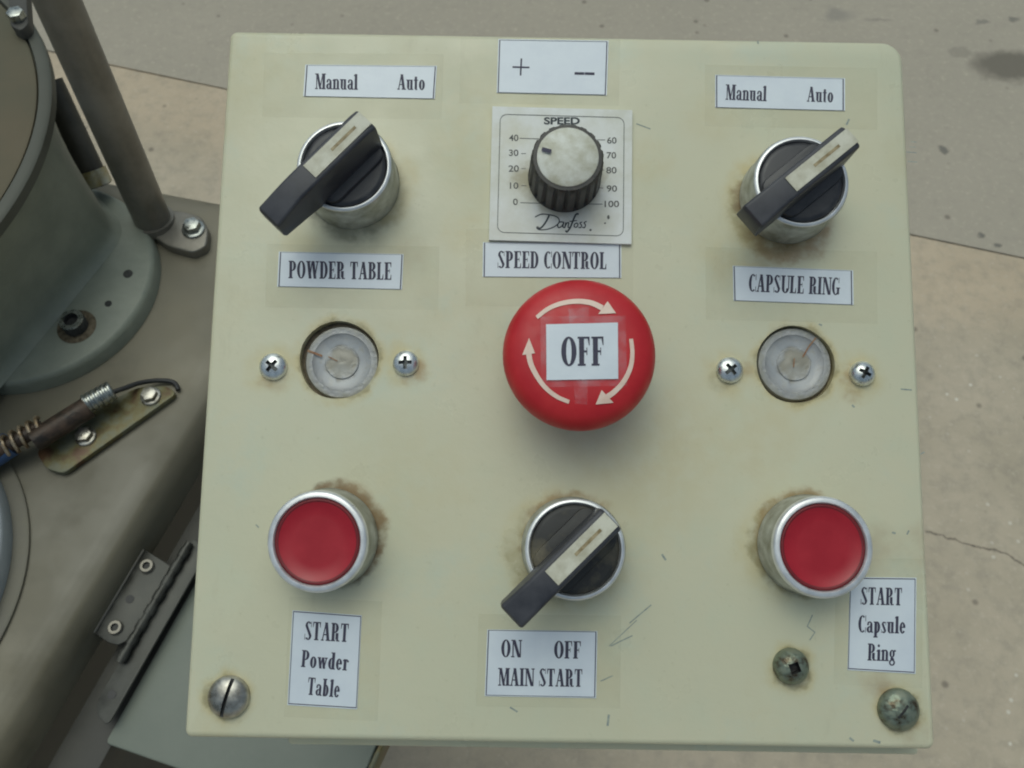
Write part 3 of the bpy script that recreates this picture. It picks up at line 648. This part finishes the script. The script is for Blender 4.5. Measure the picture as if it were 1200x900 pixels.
def arrow(pts, head):
    P = catmull(pts, 6); V, F = [], []
    for i, p in enumerate(P):
        a = P[max(i-1, 0)]; b = P[min(i+1, len(P)-1)]; n = Vector((-(b-a).y, (b-a).x)).normalized(); wd = 2.3+1.0*i/len(P)
        for k in (-1, 0, 1): V.append(onhead(*(p+n*wd*k), .00018))
    for i in range(len(P)-1):
        for k in (0, 1): F.append((i*3+k, i*3+k+1, (i+1)*3+k+1, (i+1)*3+k))
    h = [Vector(x) for x in head]; c = sum(h, Vector((0, 0)))/3; b0 = len(V)
    pr = []                                        # subdivided arrowhead so that it hugs the dome
    N = 5
    for i in range(N+1):
        for j in range(N+1-i):
            u, v = i/N, j/N; pr.append((i, j)); V.append(onhead(*(h[0]*(1-u-v)+h[1]*u+h[2]*v), .00022))
    ix = {ij: b0+k for k, ij in enumerate(pr)}
    for i in range(N):
        for j in range(N-i):
            F.append((ix[i, j], ix[i+1, j], ix[i, j+1]))
            if i+j < N-1: F.append((ix[i+1, j], ix[i+1, j+1], ix[i, j+1]))
    bm = bmesh.new(); bv = [bm.verts.new(v) for v in V]
    for f in F: bm.faces.new([bv[i] for i in f])
    for f in bm.faces:
        f.normal_update()
        if f.normal.z < 0: f.normal_flip()
    me = bpy.data.meshes.new('arrow'); bm.to_mesh(me); bm.free(); me.materials.append(M['arrow'])
    for p in me.polygons: p.use_smooth = True
    o = bpy.data.objects.new('arrow', me); COL.objects.link(o); o.parent = es
arrow([(629, 372), (642, 362), (658, 355.5), (676, 353), (693, 355), (706, 361)], [(722, 367), (701, 368), (712, 353)])
arrow([(739.5, 397), (741, 413), (739, 430), (731, 447), (720, 459), (710, 466)], [(698, 474), (705, 457), (719, 472)])
arrow([(667, 471), (653, 465), (640, 455), (630, 442), (622, 426), (619, 410)], [(620, 396), (612, 416), (627, 414)])
def patch(px, lift, name, m, n=8, extra=None, lab=None):   # a sheet laid over the head
    c = [Vector(p) for p in px]; V, F, I = [], [], []
    for i in range(n+1):
        for j in range(n+1):
            u, v = i/n, j/n; V.append(onhead(*((c[0]*(1-u)+c[1]*u)*(1-v)+(c[3]*(1-u)+c[2]*u)*v), lift))
    for i in range(n):
        for j in range(n): a = i*(n+1)+j; F.append((a, a+1, a+n+2, a+n+1)); I.append(0)
    if extra:
        for p in extra:
            b = len(V); V += [onhead(v[0], v[1], lift+.00012) for v in p]; f = tuple(range(b, b+len(p)))
            if (V[b+1]-V[b]).cross(V[b+2]-V[b+1]).z < 0: f = f[::-1]
            F.append(f); I.append(1)
    return mesh(name, V, F, m, es, smooth=60, midx=I, label=lab)
patch([(633, 371), (733, 370), (735, 452), (634, 454)], .00010, 'clear_tape', [M['wrap']])
patch([(666, 362), (690, 360), (688, 474), (674, 473)], .00014, 'clear_tape', [M['wrap']])
patch([(640, 380), (724, 378), (724.5, 444), (640.5, 445.5)], .00035, 'paper_label', [M['paper'], M['ink']], 6, text_polys('OFF', (657.5, 428.8), (708.5, 428.3), 34), 'white paper label reading OFF')

# ---- speed dial
s = Sheet(); DP = [(577, 124.5), (741, 129), (740, 286), (573, 281)]
s.body([at(*p, .0012) for p in DP], .00022, .0012)
def rr_px(m, rad):
    c = [Vector(p) for p in DP]; f = lambda u, v: (c[0]*(1-u)+c[1]*u)*(1-v)+(c[3]*(1-u)+c[2]*u)*v
    return [f(x, y) for x, y in rrect(m, m, 1-m, 1-m, (rad,)*4, 6)]
o_ = rr_px(.058, .05); lines = [stroke([o_[i], o_[(i+1) % len(o_)]], .8)[0] for i in range(len(o_))]
zz = .00125
s.ink(lines, zz, 1)
for t, x, y, h, wd in (('40', 602, 161.5, 7.5, 11), ('30', 602, 179, 7.5, 11), ('20', 602, 197.5, 7.5, 12), ('10', 602.5, 217.5, 7.5, 10), ('0', 604, 236.5, 7.5, 5.5),
                   ('60', 717, 164.5, 7.5, 11), ('70', 716.5, 182, 7.5, 11), ('80', 716.5, 199.5, 7.5, 12), ('90', 717, 221, 7.5, 12), ('100', 717, 239, 7.5, 17)):
    s.ink(sans_polys(t, (x, y), h, wd), zz, 1)
s.ink(sans_polys('SPEED', (658.5, 141.6), 8.6, 42, .035), zz, 2)
s.ink(stroke([(609, 162), (640, 163)], .8)+stroke([(610, 237.5), (640, 238.5)], .8)+stroke([(700, 163.8), (709, 164)], .8)+stroke([(685, 239), (706, 239.3)], .8)
      + stroke([(611, 197.5), (616, 197.6)], .7)+stroke([(611, 217.5), (617, 217.8)], .7)+stroke([(611, 180), (616, 180)], .7)+stroke([(703, 181), (708, 181.5)], .7)+stroke([(703, 199), (708, 199.3)], .7)+stroke([(702, 220), (707, 220.4)], .7), zz, 1)
Z = lambda pts: [(570+x/5.29, 120+y/5.29) for x, y in pts]
for pts, wd in (([(303, 710), (322, 700), (350, 692), (400, 698), (440, 712), (452, 738), (430, 765), (385, 785), (335, 790), (312, 780)], 1.3), ([(388, 702), (372, 735), (345, 772), (320, 785)], 2.0),
                ([(478, 742), (455, 742), (442, 760), (448, 776), (468, 766), (480, 744), (474, 770), (484, 777)], 1.4), ([(492, 745), (486, 776)], 1.5), ([(487, 770), (500, 748), (510, 748), (506, 774), (516, 774)], 1.3),
                ([(570, 692), (556, 694), (540, 725), (520, 775), (500, 802), (492, 796)], 1.9), ([(516, 738), (560, 732)], 1.1), ([(560, 748), (546, 756), (546, 772), (560, 772), (568, 756), (558, 747)], 1.3),
                ([(592, 742), (580, 748), (590, 762), (584, 776), (572, 774)], 1.3), ([(620, 738), (606, 746), (614, 760), (608, 776), (596, 774)], 1.3)):
    s.ink(stroke(catmull(Z(pts), 4), wd), zz+.00001, 2)
s.ink([[Vector((713+1.6*math.cos(a), 254.5+2.6*math.sin(a))) for a in [k*math.pi/4 for k in range(8)]], [Vector((630+1.8*math.cos(a), 266.5+1.4*math.sin(a))) for a in [k*math.pi/4 for k in range(8)]],
       [Vector((692+1.5*math.cos(a), 269.5+1.3*math.sin(a))) for a in [k*math.pi/4 for k in range(8)]], [Vector((709+1.2*math.cos(a), 261.5+1*math.sin(a))) for a in [k*math.pi/4 for k in range(8)]]], zz, 1)
sdm = M['scale_plate']
g = G(sdm); tcx = g.n.nodes.new('ShaderNodeTexCoord'); oo = tcx.outputs['Object']
old = g.p.inputs['Base Color'].links[0].from_socket; c = old
jt = g.vec('ADD', oo, g.vec('MULTIPLY', g.vec('SUBTRACT', g.noise(oo, 240, 4, .6, True), (.5, .5, .5)), (.006, .006, 0)))
for px, py, a, b, s_, col in ((615, 212, .5, 5.5, .75, (.30, .25, .12)), (600, 160, 1, 7, .35, (.55, .50, .30)), (662, 212, 9.5, 12.5, .55, (.36, .33, .20)), (700, 262, 1, 8, .3, (.5, .47, .33)), (590, 270, 1, 8, .3, (.52, .48, .33))):
    pq = at(px, py); c = g.mix(g.rng(g.vec('DISTANCE', jt, Vector((pq.x, pq.y, .0012))), a/1000, b/1000, s_, 0), c, col)
g.L.new(c, g.p.inputs['Base Color'])
dial = mesh('speed_dial', s.V, s.F, [sdm, M['scale_ink'], M['script_ink']], box, smooth=None, midx=s.I, label='square white speed scale plate numbered 0 to 100 with a fluted knob')
qk = at(661.5, 208, .0012)
def flute(r, z, a, j):
    return r*(1-.085*max(0, math.cos(a*20))**1.2) if 1 <= j <= 3 else r
V, F, I = lathe([(.0100, .0013), (.0099, .0018), (.0096, .0115), (.0094, .0146), (.0089, .0153), (.0078, .0154)], 240, rfun=flute)
kn = mesh('knob', V, F, M['knob_side'], dial, loc=(qk.x, qk.y, 0), smooth=35)
V, F, I = lathe([(.0080, .0150), (.0080, .0156), (.0078, .0158), (.0002, .0158)], 64)
b0 = len(V); pa, pb_ = at(635, 174.5, .0163)-Vector((qk.x, qk.y, 0)), at(646, 177.5, .0163)-Vector((qk.x, qk.y, 0)); dd = (pb_-pa).normalized(); nn = Vector((-dd.y, dd.x, 0))*.00055
V += [tuple(pa-nn), tuple(pb_-nn), tuple(pb_+nn), tuple(pa+nn)]; F.append((b0, b0+1, b0+2, b0+3)); I.append(1)
mesh('knob_cap', V, F, [M['knob_cap'], M['ink']], dial, loc=(qk.x, qk.y, 0), smooth=50, midx=I)

# ---- screws
def dome(r, h, n=48, rings=7, z0=0):
    return [(r, z0), (r, z0+h*.18)]+[(r*math.cos(R(a)), z0+h*.18+h*.82*math.sin(R(a))) for a in [90*k/rings for k in range(1, rings)]]+[(r*.02, z0+h)]
def cut_box(sx, sy, z0, z1, rot, cm, taper=.75):
    bm = bmesh.new(); bmesh.ops.create_cube(bm, size=1)
    for v in bm.verts:
        k = taper if v.co.z < 0 else 1; v.co = Vector((v.co.x*sx*k, v.co.y*sy*k, z0 if v.co.z < 0 else z1))
    bmesh.ops.rotate(bm, verts=bm.verts, matrix=Matrix.Rotation(R(rot), 3, 'Z')); return from_bm('cutter', bm, cm or M['recess'])
def screw(kind, px, py, r, h, rot, m, lab):
    q = at(px, py, h*.6)
    V, F, I = lathe(dome(r, h), 48); o = mesh('screw', V, F, [m, M['recess'] if kind != 'cross' else M['zinc_recess']], None, smooth=60)
    if kind == 'cross':
        cs = [cut_box(r*1.12, r*.30, h*.25, h*1.4, rot, M['zinc_recess']), cut_box(r*1.12, r*.30, h*.25, h*1.4, rot+90, M['zinc_recess']), cut_box(r*.5, r*.5, h*.2, h*1.4, rot+45, M['zinc_recess'])]
    elif kind == 'slot': cs = [cut_box(r*2.6, r*.17, h*.52, h*1.5, rot, None, 1)]
    elif kind == 'plain': cs = [cut_box(r*1.2, r*.12, h*.93, h*1.5, rot, None, 1)]
    else: cs = [cut_box(r*.60, r*.60, h*.35, h*1.5, rot, None, .9)]
    apply_bool(o, cs); o.parent = box; o.location = (q.x, q.y, 0); o['label'] = lab; return o
screw('cross', 319, 429, .0037, .0024, 50, M['zinc'], 'bright cross head screw left of the left indicator lamp')
screw('cross', 475, 425, .0035, .0022, 92, M['zinc'], 'cross head screw right of the left indicator lamp, rust beside it')
screw('cross', 856, 433, .0036, .0024, 40, M['zinc'], 'bright cross head screw left of the right indicator lamp')
screw('cross', 1012.5, 437, .0034, .0030, 62, M['zinc'], 'bright cross head screw right of the right indicator lamp')
screw('slot', 266, 818, .0053, .0033, 76, M['dull_screw'], 'round slotted screw in the lower left corner')
screw('plain', 1056, 833, .0052, .0036, 50, M['corroded'], 'corroded greenish round screw in the lower right corner')
screw('socket', 929.5, 782, .0045, .0042, 20, M['corroded'], 'dark rusty socket screw left of START Capsule Ring label')

# ================================================================ MACHINE on the left
mc = empty('filling_machine', 'grey painted machine with round cast base, steel tubes and hinged cabinet', 'machine', Matrix.Translation(wat(60, 600, 0)))
mo = mc.location.copy()
def wm(name, V, F, m, smooth=40, midx=None, lab=None, parent=None):
    p = parent or mc; return mesh(name, [Vector(v)-mo for v in V], F, m, p, smooth=smooth, midx=midx, label=lab)
def wbm(name, bm, m, smooth=40, lab=None, parent=None):
    bmesh.ops.translate(bm, verts=bm.verts, vec=-mo); return from_bm(name, bm, m, parent or mc, smooth, label=lab)
def wl(name, c, prof, m, n=64, lab=None, parent=None, smooth=50, rfun=None, mis=None):
    V, F, I = lathe(prof, n, mis, rfun); return wm(name, [Vector(v)+Vector((c.x, c.y, 0)) for v in V], F, m, smooth, I, lab, parent)
# table top: level plate with rolled right edge
e1, e2 = wat(236, 488, ZT), wat(-64, 982, ZT); ed = (e2-e1).normalized(); en = Vector((ed.y, -ed.x, 0)); en = en if en.x < 0 else -en   # into the table
far = wat(180, 212, ZT); far2 = wat(290, 232, ZT)
fd = (far2-far).normalized()
A = e1-ed*.0; 
tt = .030
corner = e1-ed*.018
# intersection of edge line and far line
def isect(p, d, q_, e):
    den = d.x*e.y-d.y*e.x; t = ((q_.x-p.x)*e.y-(q_.y-p.y)*e.x)/den; return p+d*t
X1 = isect(e1, ed, far, fd)
pts = [X1, e2+ed*.1, e2+ed*.1+en*.9, X1-fd*.9]
if (pts[1]-pts[0]).cross(pts[2]-pts[1]).z < 0: pts = pts[::-1]
bm = prism([(p.x, p.y) for p in pts], ZT-tt, ZT, .016, 7); wbm('table_top', bm, M['table'], 60, 'flat grey painted table top, dirt and painted shadow round the fittings')
# cabinet under the table
ins = .022; pc = [X1+en*ins+fd*-.02, e2+ed*.1+en*ins, e2+ed*.1+en*.85, X1-fd*.85]
if (pc[1]-pc[0]).cross(pc[2]-pc[1]).z < 0: pc = pc[::-1]
bm = prism([(p.x, p.y) for p in pc], .02, ZT-tt-.0005); wbm('cabinet', bm, M['frame'], 40)
# lower ledge that carries the hinge, and the open cabinet door level with it
ZL = ZT-.034
l1, l2 = wat(222, 592, ZL), wat(36, 912, ZL); ld = (l2-l1).normalized(); ln = Vector((ld.y, -ld.x, 0)); ln = ln if ln.x > 0 else -ln
bm = prism([(p.x, p.y) for p in (l1-ld*.12+ln*.0042, l2+ld*.12+ln*.0042, l2+ld*.12+ln*.026, l1-ld*.12+ln*.026)], ZL-.02, ZL, .001)
wbm('cabinet_frame', bm, M['frame'], 40, 'dark grey cabinet frame strip below the table edge')
ZD = ZL+.003
dpx = [(276, 598), (122, 871), (214, 903), (300, 934), (428, 905), (470, 800), (470, 560)]
dp = [wat(x, y, ZD) for x, y in dpx]
if sum((dp[i].x*dp[(i+1) % len(dp)].y-dp[(i+1) % len(dp)].x*dp[i].y) for i in range(len(dp))) < 0: dp = dp[::-1]
bm = prism(round_poly([(p.x, p.y) for p in dp], .003), ZD-.012, ZD, .0012); wbm('cabinet_door', bm, M['lower'], 40, 'pale green cabinet door folded out level')
st = [wat(428, 906, ZD-.004), wat(446, 870, ZD-.004), wat(452, 870, ZD-.004), wat(434, 908, ZD-.004)]
if (st[1]-st[0]).cross(st[2]-st[1]).z < 0: st = st[::-1]
bm = prism([(p.x, p.y) for p in st], ZD-.02, ZD-.002, .0004); wbm('door_strip', bm, M['bracket'], 40)
# hinge: upper leaf standing on the table edge, lower leaf on the frame, knuckles between
ZH = ZL+.014
def leaf(pxs, z, th, m, name, lab=None, parent=None, rad=.002):
    p = [wat(x, y, z) for x, y in pxs]
    if sum((p[i].x*p[(i+1) % len(p)].y-p[(i+1) % len(p)].x*p[i].y) for i in range(len(p))) < 0: p = p[::-1]
    return wbm(name, prism(round_poly([(q_.x, q_.y) for q_ in p], rad), z-th, z, .0004), m, 40, lab, parent)
hg = leaf([(109, 741), (168, 643), (181, 651), (200, 663), (164, 728), (148, 751), (138, 756), (127, 753)], ZH, .0014, M['hinge'], 'hinge_leaf', 'steel hinge leaf with screws along the table edge', rad=.0010)
V, F = tube_mesh([wat(110, 741, ZH+.0004), wat(168, 644, ZH+.0004)], .0008, 10); wm('hinge_lit_lip', V, F, M['tube'])  # lip in paler steel, its lit edge put into the colour
leaf([(126, 851), (114, 840), (113, 822), (226, 628), (242, 648)], ZH-.0035, .0012, M['hinge'], 'hinge_leaf', 'long steel hinge leaf with a rounded end', rad=.004)
a, b = wat(140, 776, ZH-.0012), wat(222, 636, ZH-.0012)
V, F = tube_mesh([a, b], .0019, 14); wm('hinge_pin', V, F, M['hinge'])
for k in range(8):
    t = .02+.122*k; V, F = tube_mesh([a.lerp(b, t), a.lerp(b, t+.07)], .0024, 14); wm('hinge_knuckle', V, F, M['hinge'])
for px, py in ((173, 664), (136, 736)):
    c = wat(px, py, ZH); wl('hinge_screw', c, [(.0034, ZH), (.0034, ZH+.0014), (.0030, ZH+.0020), (.0018, ZH+.0020), (.0016, ZH+.0008), (.0001, ZH+.0008)], [M['tube'], M['recess']], 24, mis=[0, 0, 0, 1, 1])
for px, py in ((152, 702), (131, 814)):
    z = ZH+.0002 if px > 140 else ZH-.0033; c = wat(px, py, z); wl('hinge_hole', c, [(.0020, z-.0004), (.0020, z), (.0001, z)], M['cable'], 16)

# cast base
cb = Vector((-.253, .268, 0)); rb = .0646
FL = .0095
wl('cast_base', cb, [(rb, ZT+.0002), (rb-.0008, ZT+FL-.003), (rb-.0018, ZT+FL-.0008), (rb-.0034, ZT+FL), (.03, ZT+FL)], M['casting'], 96, 'round green grey cast base flange bolted to the table')
# body rising from the flange to the large disc up to the left
cA = Vector((-.352, .286, 0)); rA = .1385; rB = rA-.004
bc = Vector((-.33, .285, 0))
bp = [wat(*p, ZT+FL) for p in ((-330, 545), (-66, 522), (143, 270), (96, 225), (58, 168), (-20, 40), (-300, -60), (-700, 300))]
bp = [Vector(p) for p in round_poly([(p.x, p.y) for p in bp], .016, 6)]
def base_r(a):
    d = Vector((math.cos(a), math.sin(a))); best = .1
    for u, v in zip(bp, bp[1:]+bp[:1]):
        e = v-u; den = d.x*e.y-d.y*e.x
        if abs(den) < 1e-9: continue
        q_ = u-Vector((bc.x, bc.y)); t = (q_.x*e.y-q_.y*e.x)/den; k_ = (q_.x*d.y-q_.y*d.x)/den
        if t > 0 and -1e-6 <= k_ <= 1.000001: best = t
    return best
V, F = [], []; NN = 240; ST = 16
for j in range(ST+1):
    t = j/ST; e = t**3.5; z = ZT+FL+.0002+(.0845-FL)*t**1.3; fl = .0045*max(0, 1-t*6)**2
    for i in range(NN):
        a = 2*math.pi*i/NN; pb2 = Vector((bc.x, bc.y))+Vector((math.cos(a), math.sin(a)))*(base_r(a)+fl)
        pt2 = Vector((cA.x, cA.y))+Vector((math.cos(a), math.sin(a)))*rB; p = pb2.lerp(pt2, e); V.append((p.x, p.y, z))
for j in range(ST):
    for i in range(NN): k = (i+1) % NN; F.append((j*NN+i, j*NN+k, (j+1)*NN+k, (j+1)*NN+i))
F.append(tuple(range(ST*NN, (ST+1)*NN)))
wm('cast_body', V, F, M['casting'], 60, lab='flaring green grey cast body')
zt2 = ZT+.085
wl('disc_rim', cA, [(rA+.0005, zt2+.0), (rA+.0005, zt2+.005), (rA-.001, zt2+.006), (rA-.005, zt2+.006), (rA-.006, zt2+.0035), (.02, zt2+.0034)], M['disc_ring'], 160)
wl('round_plate', cA, [(rA-.0062, zt2+.0036), (rA-.0064, zt2+.0052), (rA-.008, zt2+.0058), (.01, zt2+.0058)], M['disc'], 160, 'brownish turned metal plate on top of the cast body')
br = [wat(x, y, zt2+.012) for x, y in ((8, -20), (30, -20), (33, 28), (24, 36), (12, 30))]
if (br[1]-br[0]).cross(br[2]-br[1]).z < 0: br = br[::-1]
wbm('clamp_arm', prism(round_poly([(p.x, p.y) for p in br], .002), zt2+.006, zt2+.012, .0006), M['frame'])
def hexbolt(px, py, z, r, h, m, name='hex_bolt', rot=.3, wash=None):
    c = wat(px, py, z)
    if wash: wl('washer', c, [(wash, z), (wash, z+.0010), (wash-.0003, z+.0013), (.001, z+.0013)], m, 32); z += .0013
    P = [(c.x+r*math.cos(rot+k*math.pi/3), c.y+r*math.sin(rot+k*math.pi/3)) for k in range(6)]
    wbm(name, prism(P, z, z+h, r*.14, 2), m, 30)
hexbolt(21, 21, zt2+.012, .0042, .004, M['chrome'])
# socket cap bolt and small holes on the flange
zf = ZT+FL; c = wat(90, 383, zf)
wl('bolt_recess', c, [(.0098, zf-.001), (.0098, zf+.0003), (.0088, zf+.0005), (.0001, zf+.0005)], M['rusty_bolt'], 32)
wl('socket_bolt', c, [(.0060, zf+.0005), (.0060, zf+.0068), (.0056, zf+.0074), (.0036, zf+.0074), (.0034, zf+.0040), (.0001, zf+.0040)], [M['chrome'], M['recess']], 40, mis=[1, 0, 0, 1, 1])
for px, py, r in ((150, 321, .0025), (127, 356, .0018)):
    c = wat(px, py, zf); wl('flange_hole', c, [(r, zf), (r, zf+.0003), (.0001, zf+.0003)], M['recess'], 20)
# steel tubes and the foot of the front one
ft = [wat(x, y, ZT+.006) for x, y in ((176, 274), (172, 258), (188, 246), (214, 247), (236, 254), (244, 268), (242, 288), (226, 296), (196, 288))]
if sum((ft[i].x*ft[(i+1) % len(ft)].y-ft[(i+1) % len(ft)].x*ft[i].y) for i in range(len(ft))) < 0: ft = ft[::-1]
wbm('tube_foot', prism(round_poly([(p.x, p.y) for p in ft], .003), ZT+.0003, ZT+.006, .001, 3), M['tube'], 40, 'steel foot plate of the front tube')
hexbolt(227, 269, ZT+.006, .0047, .0042, M['chrome'], wash=.0062)
b0, t0 = wat(181, 262, ZT+.004), wat(67, 0, ZT+.135)
def wid(p, px0, px1, z): return (wat(*px0, z)-wat(*px1, z)).length
rt = .5*38/1050*((b0-CAM.translation).length)
V, F = tube_mesh([b0, t0, t0+(t0-b0)*.35], rt, 32); wm('steel_tube', V, F, M['tube'], 60, lab='front dull steel tube leaning to the upper left')
V, F = tube_mesh([b0-(t0-b0).normalized()*.001, b0+(t0-b0).normalized()*.004], rt*1.18, 32); wm('weld_collar', V, F, M['tube'])
b1, t1 = wat(116, 218, ZT+.016), wat(58, 95, ZT+.060)
V, F = tube_mesh([b1, t1], .0066, 24); wm('rear_tube', V, F, M['dark_tube'], 60, lab='darker thin tube behind the front tube')
V, F = tube_mesh([b1+(t1-b1).normalized()*.0005, b1+(t1-b1).normalized()*.009], .0076, 24); wm('tube_collar', V, F, M['brass'])
# spring bracket
bk = leaf([(133, 468), (160, 454), (196, 452), (207, 461), (74, 555), (54, 549), (42, 530), (60, 512)], ZT+.004, .0030, M['bracket'], 'bracket_plate', 'rusty yellow passivated bracket plate with two bolts', rad=.003)
for px, py in ((177, 465), (101, 512)): hexbolt(px, py, ZT+.004, .0040, .0030, M['dull_screw'], wash=.0050, rot=random.random())
zr = ZT+.014
V, F = tube_mesh([wat(40, 517, zr), wat(104, 477, zr)], .0054, 24); wm('rusty_rod', V, F, M['rust'], lab='dark rusted plunger rod')
a, b = wat(101, 474, zr), wat(132, 457, zr); N = 22
path = [a.lerp(b, i/N) for i in range(N+1)]; V, F = tube_mesh(path, [.0046+.0005*(i % 4 < 2) for i in range(N+1)], 24); wm('threaded_nut', V, F, M['chrome'], 30, lab='bright ridged nut on the rod end')
a, b = wat(6, 524, zr), wat(50, 499, zr); ax = (b-a).normalized(); sx = ax.cross(Vector((0, 0, 1))).normalized(); ux = sx.cross(ax)
path = [a.lerp(b, i/90)+(sx*math.cos(i*2*math.pi*4.5/90)+ux*math.sin(i*2*math.pi*4.5/90))*.0050 for i in range(91)]
V, F = tube_mesh(path, .0009, 8); wm('coil_spring', V, F, M['spring'])
V, F = tube_mesh([a-ax*.03, b], .0036, 16); wm('spring_core', V, F, M['rust'])
V, F = tube_mesh([wat(-18, 540, ZT+.010), wat(12, 520, ZT+.012)], .0062, 16); wm('blue_sleeve', V, F, M['blue'])
path = catmull([tuple(wat(*p, ZT+z)) for *p, z in ((131, 460, .012), (146, 455, .010), (163, 449, .006), (185, 446, .003), (203, 448, .002), (209, 457, .002))], 5)
V, F = tube_mesh(path, .0012, 10); wm('thin_cable', V, F, M['cable'])
# perforated drum at the lower left
cdm = Vector((-.311, .108, 0)); rd = .0840
wl('drum_shadow_ring', cdm, [(rd+.007, ZT+.0003), (rd+.007, ZT+.0015), (rd+.006, ZT+.002), (rd-.01, ZT+.002)], M['drum_shadow'], 128)  # added low ring, its dark colour standing for the drum's shadow
wl('perforated_drum', cdm, [(rd, ZT+.0022), (rd, ZT+.011), (rd-.001, ZT+.012), (.02, ZT+.012)], M['drum'], 128, 'pale perforated round drum at the lower left')
for ringr, n_, ph in ((rd-.0034, 58, 0), (rd-.0105, 58, .02)):
    V, F = [], []
    for k in range(n_):
        a = 2*math.pi*k/n_+ph; px, py = cdm.x+ringr*math.cos(a), cdm.y+ringr*math.sin(a)
        if math.cos(a) < .7: continue
        o_ = len(V); V += [(px+.0019*math.cos(x*math.pi/4), py+.0019*math.sin(x*math.pi/4), ZT+.0122) for x in range(8)]; F.append(tuple(range(o_, o_+8)))
    wm('drum_holes', V, F, M['recess'], None)['kind'] = 'stuff'
